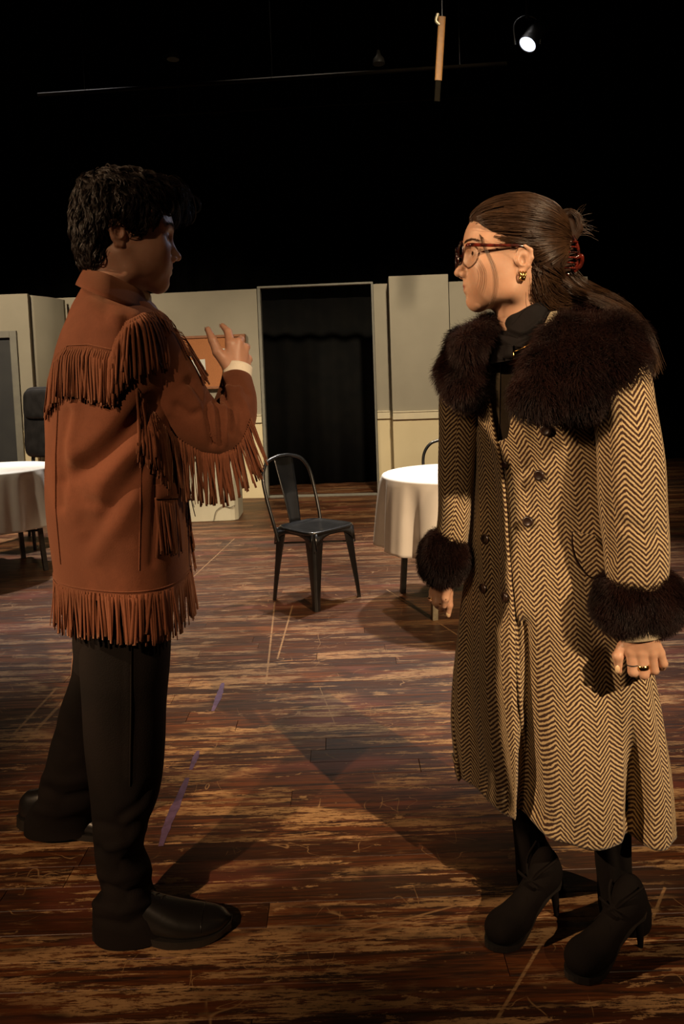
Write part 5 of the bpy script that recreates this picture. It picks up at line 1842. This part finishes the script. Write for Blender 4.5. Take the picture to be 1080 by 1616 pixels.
px_patch('dress_band', [[(781, 572), (793, 572)], [(780, 600), (792, 602)], [(780, 660), (791, 662)], [(784, 720), (791, 722)], [(789, 770), (793, 770)]], ib, .004, M['dress'], dress)
TNr = [cring(768, 575, 868, 552, 1.69, .100), cring(775, 548, 882, 512, 1.69, .094), cring(780, 530, 880, 496, 1.69, .086), cring(786, 516, 874, 484, 1.69, .078), cring(789, 506, 868, 473, 1.69, .072), cring(794, 503, 862, 471, 1.69, .064), cring(800, 512, 858, 480, 1.69, .055)]
V = np.array([catmull(np.array(TNr)[:, j], 50) for j in range(90)]).transpose(1, 0, 2)
V = folds(V, True, [([(790, 515), (820, 535), (850, 520), (868, 492)], -.008, 4), ([(785, 530), (815, 548), (855, 530), (876, 505)], .007, 4), ([(782, 545), (815, 562), (850, 548)], -.007, 4), ([(800, 520), (830, 525), (855, 505)], .005, 4)], 0.002, 25)
m = MB(); grid_mesh(m, V, True); o = m.build('turtleneck', M['black_knit'], wom); o['label'] = 'black draped turtleneck'
tnb = grids_bvh([(V, True), (IN, True)])
px_patch('dress_shoulder', [[(868, 497), (880, 490)], [(862, 512), (878, 510)], [(852, 530), (868, 530)]], tnb, .005, M['dress'], dress)
px_patch('turtleneck_bib', [[(786, 545), (826, 545)], [(787, 562), (822, 570)], [(790, 568), (815, 574)]], tnb, .003, M['black_knit'], dress)

# ---- coat shell, open in front
ct = [(505, 790, 955, 1.69, .10), (525, 768, 980, 1.69, .13), (560, 748, 998, 1.69, .155), (620, 741, 1000, 1.69, .168), (680, 743, 994, 1.69, .168), (740, 745, 988, 1.69, .164),
      (800, 744, 988, 1.69, .166), (860, 741, 992, 1.69, .172), (930, 736, 1005, 1.69, .182), (1000, 729, 1023, 1.69, .190), (1080, 724, 1040, 1.69, .197), (1160, 724, 1052, 1.69, .202), (1262, 734, 1062, 1.69, .205)]
T = np.array(ct, float)
tt = np.concatenate([[0], np.cumsum(np.diff(T[:, 0]))]); tt /= tt[-1]
NR, NC = 170, 260
Cc = np.array([smooth_interp(tt, T[:, k], np.linspace(0, 1, NR)) for k in range(5)]).T[::-1]
edge_f = np.array([(505, 790), (560, 771), (600, 771), (640, 775), (680, 782), (720, 791), (760, 796), (810, 801), (870, 806), (930, 811), (985, 816), (1060, 820), (1150, 826), (1262, 836)], float)
edge_n = np.array([(505, 890), (560, 838), (600, 818), (660, 808), (700, 800), (720, 796)], float)
full = np.linspace(0, 2 * math.pi, 720, endpoint=False)
CV = np.zeros((NR, NC, 3)); CUV = np.zeros((NR, NC, 2))
zmin = None
for i, r in enumerate(Cc):
    FR = ring_px(r[0], r[1], r[2], r[3], r[4] * 0.84, 720, 2.1, shear=0.085 * min(1.0, max(0.0, (r[0] - 505) / 60)))
    FR[:, 2] = FR[:, 2]
    near = (full > math.pi * 1.0) & (full < math.pi * 1.8)
    Q = proj(FR)
    # the edges are given at the row where they appear in the photo: use the projected row of each point
    fx = np.interp(Q[:, 1], edge_f[:, 0], edge_f[:, 1]); nx = np.interp(Q[:, 1], edge_n[:, 0], edge_n[:, 1])
    idx = np.where(near)[0]
    jf = idx[np.argmin(np.abs(Q[idx, 0] - fx[idx]))]
    thf = full[jf]
    if Q[jf, 1] < 716:
        jn = idx[np.argmin(np.abs(Q[idx, 0] - nx[idx]))]; thn = full[jn]
        lap = max(thn - thf, -0.30)
        if Q[jf, 1] > 690: lap = lap * (716 - Q[jf, 1]) / 26 - 0.30 * (Q[jf, 1] - 690) / 26
        thn = thf + lap
    else:
        thn = thf - 0.30
    th = np.linspace(thn, thf + 2 * math.pi, NC)
    xs_ = np.interp(th % (2 * math.pi), np.append(full, 2 * math.pi), np.append(FR[:, 0], FR[0, 0]))
    ys_ = np.interp(th % (2 * math.pi), np.append(full, 2 * math.pi), np.append(FR[:, 1], FR[0, 1]))
    cen = FR[:, :2].mean(0)
    rad = np.stack([xs_ - cen[0], ys_ - cen[1]], 1); ln = np.linalg.norm(rad, axis=1, keepdims=True); rad /= ln
    u = (th - thf)
    low = 1 - i / (NR - 1)      # 1 at hem
    off = np.zeros(NC)
    off += 0.007 * np.clip((u - 2 * math.pi + 0.25) / 0.2, 0, 1)             # far panel lies on top
    off -= 0.007 * np.clip((0.03 - u) / 0.06, 0, 1) * (1 if thn < thf else 0)
    amp = 0.016 * np.clip(low * 1.5 - 0.45, 0, 1) ** 1.2
    off += amp * (np.sin(5.0 * u + 0.6) + 0.45 * np.sin(11 * u + 1.0))
    pts = np.stack([xs_, ys_], 1) + rad * off[:, None]
    CV[i, :, 0] = pts[:, 0]; CV[i, :, 1] = pts[:, 1]; CV[i, :, 2] = FR[:, 2].mean()
    d = np.concatenate([[0], np.cumsum(np.linalg.norm(np.diff(pts, axis=0), axis=1))])
    if u[0] > 0: uu = d + np.linalg.norm(pts[0] - FR[jf, :2])
    else: uu = d - np.interp(0.0, u, d)
    half = th > math.radians(450)
    uu2 = -(d[-1] - d)
    CUV[i, :, 0] = np.where(half, uu2 + 5.0, uu + 2.0); CUV[i, :, 1] = CV[i, :, 2]
CV = folds(CV, False, [([(826, 990), (832, 1100), (842, 1200), (858, 1300)], -0.020, 12), ([(790, 1000), (788, 1100), (795, 1290)], 0.010, 18), ([(890, 1000), (900, 1150), (930, 1330)], 0.012, 28),
                       ([(960, 1040), (985, 1180), (1005, 1300)], -0.012, 16), ([(740, 990), (745, 1150), (770, 1250)], -0.008, 12),
                       ([(850, 600), (840, 700), (830, 800)], -0.006, 10), ([(905, 680), (900, 800)], 0.005, 18), ([(765, 640), (775, 760), (790, 900)], -0.006, 10)], 0.0022, 9)
QQ = proj(CV.reshape(-1, 3)).reshape(NR, NC, 2); NV = grid_normals(CV, False)
tq = np.clip((QQ[..., 1] - 960) / 340, 0, 1) ** 1.3 * (NV[..., 1] < 0.1)
sst = np.clip((812 - QQ[..., 0]) / 60, 0, 1); sst = sst * sst * (3 - 2 * sst)
CV[..., 1] += tq * (0.105 * np.exp(-((QQ[..., 0] - 840) / 20) ** 2) + 0.06 * sst + 0.05 * np.exp(-((QQ[..., 0] - 1005) / 16) ** 2))
m = MB(); grid_mesh(m, CV, closed=False, uvs=[[tuple(c) for c in row] for row in CUV])
# repair the UV jump at the centre back
coat = m.build('coat', M['tweed'], wom); so = coat.modifiers.new('s', 'SOLIDIFY'); so.thickness = 0.006; so.offset = -1
coat['label'] = 'long cream and brown herringbone tweed coat'
# near sleeve
def sleeve(lst, n, nc, fold=None, name='coat_sleeve'):
    p_, r_ = sleeve_path(lst, n); V = tube_grid(p_, r_, nc)
    if fold: V = folds(V, True, fold, 0.002, 14)
    m = MB(); grid_mesh(m, V, True, True, False); m.build(name, M['tweed'], coat)
    return V
S1_ = sleeve([(920, 545, 1.66, .045), (950, 560, 1.60, .055), (975, 595, 1.53, .062), (988, 650, 1.49, .062), (995, 720, 1.475, .065), (999, 800, 1.47, .067), (1004, 860, 1.47, .064), (1006, 920, 1.47, .060)], 110, 64,
             [([(955, 640), (962, 760), (968, 880)], -.006, 7), ([(1000, 830), (1030, 850), (1048, 840)], -.004, 8), ([(960, 800), (985, 830)], -.005, 8)])
S2_ = sleeve([(800, 535, 1.74, .045), (760, 555, 1.775, .052), (732, 610, 1.775, .052), (722, 690, 1.765, .046), (720, 780, 1.755, .042), (712, 850, 1.75, .040), (706, 890, 1.75, .040)], 90, 56,
             [([(712, 780), (735, 800)], -.004, 7)])
cbv = grids_bvh([(CV, False), (S1_, True)])
cbo = grids_bvh([(CV, False)])
# buttons
for (x, y, r) in ((863, 679, .0125), (853, 750, .0125), (835, 823, .0125), (768, 850, .0115), (765, 928, .0115), (800, 942, .0115), (800, 733, .0085)):
    p, nn = ray_px(cbo, x, y)
    q = Vector(nn).to_track_quat('Z', 'Y').to_matrix(); th = np.linspace(0, 2 * math.pi, 22, endpoint=False)
    prof = [(r * .8, -.002), (r, .001), (r, .004), (r * .85, .0065), (r * .6, .0055), (r * .3, .0050), (.0003, .0048)]
    V = np.array([[p + nn * .003 + np.array(q @ Vector((a_ * math.cos(t), a_ * math.sin(t), z))) for t in th] for a_, z in prof])
    m = MB(); grid_mesh(m, V, True); m.build('button', M['button'], coat)
# pocket flap
fl_ = px_patch('pocket_flap', [[(906, 838), (938, 842)], [(906, 856), (948, 858)], [(910, 876), (957, 880)], [(920, 894), (953, 898)], [(930, 906), (944, 909)]], cbo, .010, M['tweed'], coat, 14, .006)
me = fl_.data; uvl = me.uv_layers[0].data
for lp in me.loops:
    co = me.vertices[lp.vertex_index].co; uvl[lp.index].uv = (co.x + 0.013, co.z)
m = MB()
path = [ray_px(cbo, *q)[0] + np.array((0, -.004, 0)) for q in [(904, 838), (903, 858), (908, 880), (918, 897), (932, 910), (943, 913)]]
tube(m, path, .0028, 8, 24); m.build('pocket_gap_shade', M['button'], coat)  # dark tube stands in for the shade in the gap under the flap
# lapel edge roll on the upper panel
m = MB(); pth = []
for y in np.linspace(585, 1180, 46):
    x = np.interp(y, edge_f[:, 0], edge_f[:, 1]) - 2.0
    p, nn = ray_px(cbo, x, y)
    if p is not None: pth.append(p + nn * .001)
tube(m, pth, .0052, 8, 80); eo = m.build('front_edge', M['tweed'], coat)
me = eo.data; uvl = me.uv_layers[0].data
for lp in me.loops:
    co = me.vertices[lp.vertex_index].co; uvl[lp.index].uv = (co.x * .6, co.z)


# ---- fur
def fur(name, field_specs, lo, hi, n, L, down, parent, label=None):
    F = Field(lo, hi, 0.006)
    for pts, rs in field_specs: F.chain([np.array(P(*q)) for q in pts], rs, 0.03)
    V, Fc = F.mesh()
    ob = np_mesh(name, V, Fc, M['fur_base'], parent)
    if label: ob['label'] = label
    p0, n0 = sample_surface(V, Fc, n)
    g = np.array(down)
    cl = np.sin(p0 * 95 + 1.5 * np.sin(p0[:, [1, 2, 0]] * 60))
    d0 = n0 + g * 0.45 + rng.normal(0, .20, p0.shape) + cl * 0.26
    d0 /= np.linalg.norm(d0, axis=1, keepdims=True)
    d1 = d0 * .6 + g * 0.55 + n0 * 0.15 + rng.normal(0, .12, p0.shape); d1 /= np.linalg.norm(d1, axis=1, keepdims=True)
    l = (L * rng.uniform(.55, 1.15, (len(p0), 1)))
    S = np.stack([p0 - n0 * .001, p0 + d0 * l * .5, p0 + d0 * l * .5 + d1 * l * .55], 1)
    h = strands('fur_hairs', S, 0.00062, 0.00012, M['fur'], ob)
    tag(h, kind='stuff')
    return V


fur('fur_collar', [([(905, 500, 1.80), (945, 512, 1.66), (974, 548, 1.55), (962, 586, 1.51), (912, 616, 1.49), (856, 628, 1.495), (834, 634, 1.50)], [.036, .050, .052, .054, .048, .034, .022]),
                   ([(905, 515, 1.70), (892, 545, 1.58), (864, 588, 1.52), (842, 618, 1.50)], [.034, .048, .044, .034]),
                   ([(935, 550, 1.56), (915, 585, 1.51)], [.055, .055]),
                   ([(775, 522, 1.83), (738, 548, 1.80), (722, 572, 1.77)], [.026, .038, .036]),
                   ([(712, 594, 1.75), (734, 612, 1.70), (746, 612, 1.68)], [.030, .034, .026]), ([(760, 545, 1.72), (744, 575, 1.70)], [.020, .034]), ([(738, 545, 1.67), (768, 523, 1.70), (785, 515, 1.74)], [.030, .024, .016]),
                   ([(775, 522, 1.84), (835, 512, 1.88), (905, 500, 1.82)], [.026, .030, .036])],
    (0.1, 1.36, 1.10), (0.85, 2.0, 1.60), 60000, .026, (0.15, -.10, -1.0), coat, 'dark brown fur shawl collar')
fur('fur_cuff', [([(984, 944, 1.48), (982, 952, 1.48)], [.057, .057]), ([(1008, 942, 1.465), (1010, 952, 1.463)], [.060, .060]), ([(1034, 940, 1.47), (1036, 948, 1.47)], [.054, .054])],
    (0.40, 1.33, 0.70), (0.80, 1.62, 1.05), 24000, .017, (0, -.1, -1.0), coat, 'dark brown fur cuff of the nearer sleeve')
fur('fur_cuff', [([(705, 866, 1.745), (703, 884, 1.745), (701, 896, 1.745)], [.042, .046, .038]), ([(690, 864, 1.75), (688, 888, 1.75)], [.028, .03])],
    (0.10, 1.62, 0.75), (0.40, 1.90, 1.05), 13000, .016, (0, -.1, -1.0), coat, 'dark brown fur cuff of the farther sleeve')
# olive inner sleeve below the near cuff
cp, cr = sleeve_path([(1012, 985, 1.452, .033), (1014, 1000, 1.447, .036), (1016, 1009, 1.444, .037)], 14)
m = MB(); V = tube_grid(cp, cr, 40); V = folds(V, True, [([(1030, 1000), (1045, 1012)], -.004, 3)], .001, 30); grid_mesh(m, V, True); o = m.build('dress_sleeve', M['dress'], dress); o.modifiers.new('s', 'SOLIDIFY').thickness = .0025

# ---- legs and boots
LF = sil_loft([(1180, 800, 862, 1.72, .060), (1290, 808, 853, 1.76, .048), (1323, 811, 864, 1.77, .052), (1358, 814, 884, 1.78, .060), (1380, 815, 889, 1.79, .064), (1411, 822, 888, 1.80, .060), (1430, 838, 884, 1.80, .045)], 50, 60)
LN = sil_loft([(1180, 930, 1000, 1.62, .065), (1309, 935, 997, 1.62, .056), (1376, 940, 999, 1.63, .060), (1394, 942, 1014, 1.64, .066), (1425, 943, 1029, 1.655, .068), (1443, 945, 1029, 1.66, .064), (1458, 950, 1024, 1.66, .056)], 50, 60)
LF = folds(LF, True, [([(840, 1300), (850, 1360), (860, 1425)], -.006, 6)], .001, 14); LN = folds(LN, True, [([(970, 1320), (985, 1400), (990, 1450)], -.006, 7)], .001, 14)
m = MB(); grid_mesh(m, LF, True, True, True); grid_mesh(m, LN, True, True, True); o = m.build('trousers', M['tights'], wom); o['label'] = 'black flared trousers showing below the coat'


def heel_boot(loc, yaw, label):
    Mx = Matrix.Translation(tuple(loc)) @ Matrix.Rotation(yaw, 4, 'Z'); Mn = np.array(Mx)
    tr = lambda A: (np.asarray(A, float) * (.88, .90, 1.0)) @ Mn[:3, :3].T + Mn[:3, 3]
    F = Field((-0.03, -0.07, -0.01), (0.27, 0.07, 0.26), 0.0035)
    F.ell((.040, 0, .118), (.044, .031, .036)); F.cap((.045, 0, .13), (.042, 0, .150), .032, .030, .02)
    F.cap((.055, 0, .12), (.135, 0, .055), .034, .034, .03); F.ell((.170, 0, .040), (.052, .042, .033), .03); F.ell((.207, 0, .034), (.038, .038, .027), .03)
    V, Fc = F.mesh(); V[:, 2] = np.maximum(V[:, 2], 0.014)
    o = np_mesh('heeled_boot', tr(V), Fc, M['boot'], wom); o['label'] = label
    X = np.linspace(0, .250, 36)
    W = np.interp(X, [0, .02, .06, .10, .14, .18, .215, .24, .25], [.012, .026, .028, .024, .032, .041, .038, .022, .006])
    Bz = smooth_interp(np.array([0, .05, .09, .13, .16, .25]), np.array([.084, .078, .050, .016, .0, .004]), X)
    V = np.array([[(x, -w, z), (x, w, z), (x, w, z + .014), (x, -w, z + .014)] for x, w, z in zip(X, W, Bz)])
    m = MB(); grid_mesh(m, tr(V), True, True, True); m.build('sole', M['sole'], o, smooth=False)
    m = MB(); V = tube_grid(catmull([(.026, 0, .095), (.018, 0, .07), (.012, 0, .03), (.010, 0, 0.0)], 14), np.interp(np.linspace(0, 1, 14), [0, .3, 1], [.024, .012, .0065]), 16)
    V[..., 2] = np.maximum(V[..., 2], 0.0005)
    grid_mesh(m, tr(V), True, True, True); m.build('heel', M['boot'], o)
    m = MB()
    tube(m, tr([(.10, 0, .115), (.115, .020, .128), (.108, .038, .122), (.10, .02, .112), (.10, 0, .115)]), .0035, 8, 24, .5)
    tube(m, tr([(.10, 0, .115), (.115, -.020, .128), (.108, -.038, .122), (.10, -.02, .112), (.10, 0, .115)]), .0035, 8, 24, .5)
    tube(m, tr([(.10, 0, .115), (.125, .018, .098), (.135, .028, .075)]), .0028, 8, 12, .5); tube(m, tr([(.10, 0, .115), (.125, -.018, .098), (.132, -.03, .08)]), .0028, 8, 12, .5)
    m.build('lace_bow', M['boot'], o)
    m = MB(); tube(m, tr([(.04, .041, .175), (.085, .028, .150), (.10, 0, .118), (.085, -.028, .150), (.04, -.041, .175)]), .003, 8, 24); m.build('ankle_lace', M['boot'], o)
    return o


h1, t1 = fl(883, 1443), fl(806, 1480); d = t1 - h1; y1 = math.atan2(d[1], d[0])
heel_boot((h1[0], h1[1], 0), y1, 'black heeled ankle boot, farther from the camera')
h2, t2 = fl(1016, 1492), fl(935, 1528); d = t2 - h2; y2 = math.atan2(d[1], d[0])
heel_boot((h2[0], h2[1], 0), y2, 'black heeled ankle boot, nearer to the camera')

# ---- hair
Fq = Field((-0.20, -0.12, -0.16), (0.16, 0.12, 0.18), 0.003)
Fq.ell((-0.022, 0, 0.042), (0.103, 0.0765, 0.084)); Fq.ell((-0.060, 0, -0.02), (0.058, 0.062, 0.072), .03); Fq.ell((0.020, 0, 0.048), (0.070, 0.062, 0.064), .02)
Fq.ell((0.112, 0, -0.018), (0.084, 0.13, 0.094), .010, 's')
for s in (1, -1): Fq.ell((-0.016, s * 0.085, -0.026), (0.033, 0.036, 0.044), .010, 's')
VwH, FwH = Fq.mesh()
hb = np_mesh('hair', hw_(VwH), FwH, M['hair_f_base'], wom); hb['label'] = 'long brown hair pulled back into a claw clip'
knot = np.array((-0.128, 0, 0.030))


def flow_w(p, n):
    d = knot - p
    if p[2] < -0.03: d = d + np.array((-.02, 0, -.10))
    return d / (np.linalg.norm(d) + 1e-6) + rng.normal(0, .035, 3)


SW = flow_locks(VwH, FwH, 1500, flow_w, (0.07, 0.12), 7, 0.0016, 0.0005, 0.09, lift=0.0015)
extra = []
def bundle(pts, n, sp0, sp1, wig=0.002):
    base = catmull(np.array([P(*q) for q in pts]), 14)
    for _ in range(n):
        a_ = rng.normal(0, 1, 3) * sp0; b2 = rng.normal(0, 1, 3) * sp1; t = np.linspace(0, 1, 14)[:, None]
        w = np.sin(t * rng.uniform(2, 7) + rng.uniform(0, 6)) * rng.normal(0, wig, 3)
        extra.append(base + a_ * (1 - t) + b2 * t + w)
bundle([(868, 432, 1.66), (885, 450, 1.67), (915, 466, 1.66), (955, 480, 1.60), (992, 504, 1.57), (1014, 540, 1.55), (1028, 584, 1.55)], 420, (.008, .010, .008), (.005, .02, .008))
bundle([(885, 425, 1.70), (905, 446, 1.70), (935, 462, 1.68), (968, 477, 1.64), (998, 502, 1.61), (1018, 540, 1.58), (1030, 580, 1.56)], 420, (.010, .012, .010), (.003, .02, .010))
bundle([(848, 440, 1.63), (858, 470, 1.63), (880, 488, 1.65), (920, 482, 1.69), (960, 486, 1.71)], 320, (.008, .008, .012), (.012, .01, .006))
bundle([(850, 425, 1.63), (868, 455, 1.64), (900, 474, 1.67), (940, 478, 1.70), (975, 492, 1.71)], 320, (.008, .008, .012), (.012, .01, .006))
# face-framing wisps
for k in range(9):
    j = rng.normal(0, 1.8); extra.append(catmull([P(757 + j, 352, 1.665), P(764 + j, 385, 1.612), P(780 + j * 1.5, 420, 1.598), P(784 + j * 1.6, 450, 1.60), P(778 + j * 1.5, 480, 1.61), P(762 + j * 2, 497, 1.62)], 14))
# flyaways by the knot
for k in range(40):
    a_ = rng.uniform(-.5, 1.2); L = rng.uniform(.02, .055); c = P(905 + rng.normal(0, 5), 362 + rng.normal(0, 8), 1.70)
    extra.append(catmull([c, c + np.array((L * .5 * math.cos(a_), 0, L * .5 * math.sin(a_) + .006)), c + np.array((L * math.cos(a_), 0, L * math.sin(a_)))], 14))
strands('hair_strands', hw_(SW.reshape(-1, 3)).reshape(SW.shape), 0.00050, 0.00022, M['hair_f'], hb)
strands('long_strands', np.array(extra), 0.00055, 0.00022, M['hair_f'], hb)
Fb_ = Field((0.40, 1.50, 1.25), (0.90, 1.90, 1.62), 0.005)
Fb_.chain([P(*q) for q in [(862, 425, 1.68), (880, 448, 1.69), (920, 468, 1.71), (965, 486, 1.72), (998, 512, 1.65), (1016, 548, 1.62), (1024, 570, 1.60)]], [.030, .026, .018, .013, .011, .009, .006], .01)
Fb_.chain([P(*q) for q in [(852, 440, 1.65), (864, 468, 1.66), (890, 480, 1.68), (925, 478, 1.70)]], [.020, .018, .014, .008], .01)
Vq, Fq_ = Fb_.mesh(); np_mesh('long_hair', Vq, Fq_, M['hair_f_base'], hb)
# twisted knot loop above the clip
Fk = Field((0.40, 1.55, 1.50), (0.75, 1.85, 1.75), 0.003)
loop = [(890, 378, 1.70), (884, 360, 1.70), (888, 342, 1.70), (900, 335, 1.70), (911, 345, 1.70), (912, 362, 1.70), (902, 378, 1.70)]
Fk.chain([P(*q) for q in loop], [.012, .010, .009, .008, .009, .011, .012], .006); Fk.chain([P(896, 372, 1.70), P(898, 352, 1.705)], [.016, .010], .006)
Fk.chain([P(885, 385, 1.69), P(896, 405, 1.69), P(890, 425, 1.68)], [.020, .018, .015], .01)
Vq, Fq_ = Fk.mesh(); np_mesh('hair_knot', Vq, Fq_, M['hair_f_base'], hb)
ks = []
for k in range(160):
    off = rng.normal(0, .0045, 3); c = catmull(np.array([P(*q) for q in loop]), 14) + off; ks.append(c)
strands('knot_strands', np.array(ks), .0005, .0003, M['hair_f'], hb)
# claw clip
clip = None
m = MB()
for dx, Yc in ((0, 1.672), (0, 1.712)):
    tube(m, [P(904, 372, Yc), P(912, 390, Yc), P(913, 410, Yc), P(905, 428, Yc)], .0042, 10, 24, .6)
    tube(m, [P(881, 388, Yc), P(878, 408, Yc), P(884, 426, Yc), P(898, 433, Yc)], .0036, 10, 24, .6)
m_ = m.build('claw_clip', M['tortoise'], wom); m_['label'] = 'dark red tortoiseshell claw clip'
for k in range(6):
    t = k / 5; m = MB()
    a_ = P(912 - 2 * t, 382 + 42 * t, 1.668); b2 = P(884 - 1 * t, 384 + 40 * t, 1.664); c_ = (a_ + b2) / 2 + np.array((0, -.014, 0))
    tube(m, [a_, c_, b2], .0021, 8, 14); m.build('clip_tooth', M['tortoise'], m_)
m = MB(); tube(m, [P(908, 408, 1.67), P(918, 404, 1.665), P(917, 418, 1.668), P(906, 428, 1.67)], .005, 10, 20, .6); m.build('clip_handle', M['tortoise'], m_)

# ---- glasses
def rim(yc, n=40):
    th = np.linspace(0, 2 * math.pi, n)
    w, h = .0255, .0215
    pts = []
    for t in th:
        y = w * np.sign(math.cos(t)) * abs(math.cos(t)) ** .8; z = h * np.sign(math.sin(t)) * abs(math.sin(t)) ** .8
        x = .1075 - .14 * ((yc + y) ** 2) * 6 ** .5 * 3
        pts.append((x, yc + y, -.002 + z + (.004 if z > 0 and (y * yc) > 0 else 0)))
    return np.array(pts)
m = MB()
for s in (1, -1): tube(m, hw_(rim(s * .0335)), .0021, 8, 60)
tube(m, hw_([(.1065, -.009, .004), (.109, 0, .007), (.1065, .009, .004)]), .0027, 8, 10)
gl = m.build('eyeglasses', M['frame_dark'], wom); gl['label'] = 'tortoiseshell eyeglasses with wide temples'
for s in (1, -1):
    m = MB(); tube(m, hw_([(.098, s * .058, .011), (.090, s * .0715, .011), (.040, s * .0745, .009), (-.012, s * .0735, .008), (-.030, s * .0690, -.004)]), [.0040, .0042, .0036, .0026, .0022], 10, 40, .42); m.build('temple', M['tortoise'], gl)
    r_ = rim(s * .0335, 32)[:-1]; c_ = r_.mean(0); V = hw_(np.array([c_ + (r_ - c_) * q for q in (.98, .5, .01)]).reshape(-1, 3)).reshape(3, 31, 3); V = V
    m = MB(); grid_mesh(m, V, True); m.build('lens', M['lens'], gl)
# earrings and necklace
er = None
for s in (1, -1):
    m = MB()
    for k in range(3):
        c_ = np.array((-.0125 - .004 + .0042 * (k - 1), s * .0715, -.052)); th = np.linspace(0, 2 * math.pi, 20)
        tube(m, hw_(np.array([c_ + (.0015 * (k - 1) * math.sin(t), s * .006 * math.cos(t), .009 * math.sin(t)) for t in th])), .0017, 8, 32, caps=False)
    o = m.build('earring', M['gold'], wom); o['label'] = 'triple gold hoop earring'; tag(o, kind=None)
m = MB()
pth = []
for q in [(872, 514), (855, 528), (838, 540), (822, 550), (813, 554)]:
    p, nn = ray_px(tnb, *q); pth.append(p + nn * .004)
tube(m, pth, .0011, 6, 24); o = m.build('necklace', M['gold'], wom)
p, nn = ray_px(tnb, 813, 560)
m = MB(); tube(m, [p + nn * .005 + np.array((0, 0, .008)), p + nn * .006, p + nn * .006 - np.array((0, 0, .008))], [.0012, .0032, .0022], 10, 10); m.build('pendant', M['gold'], o)
keep(wom)
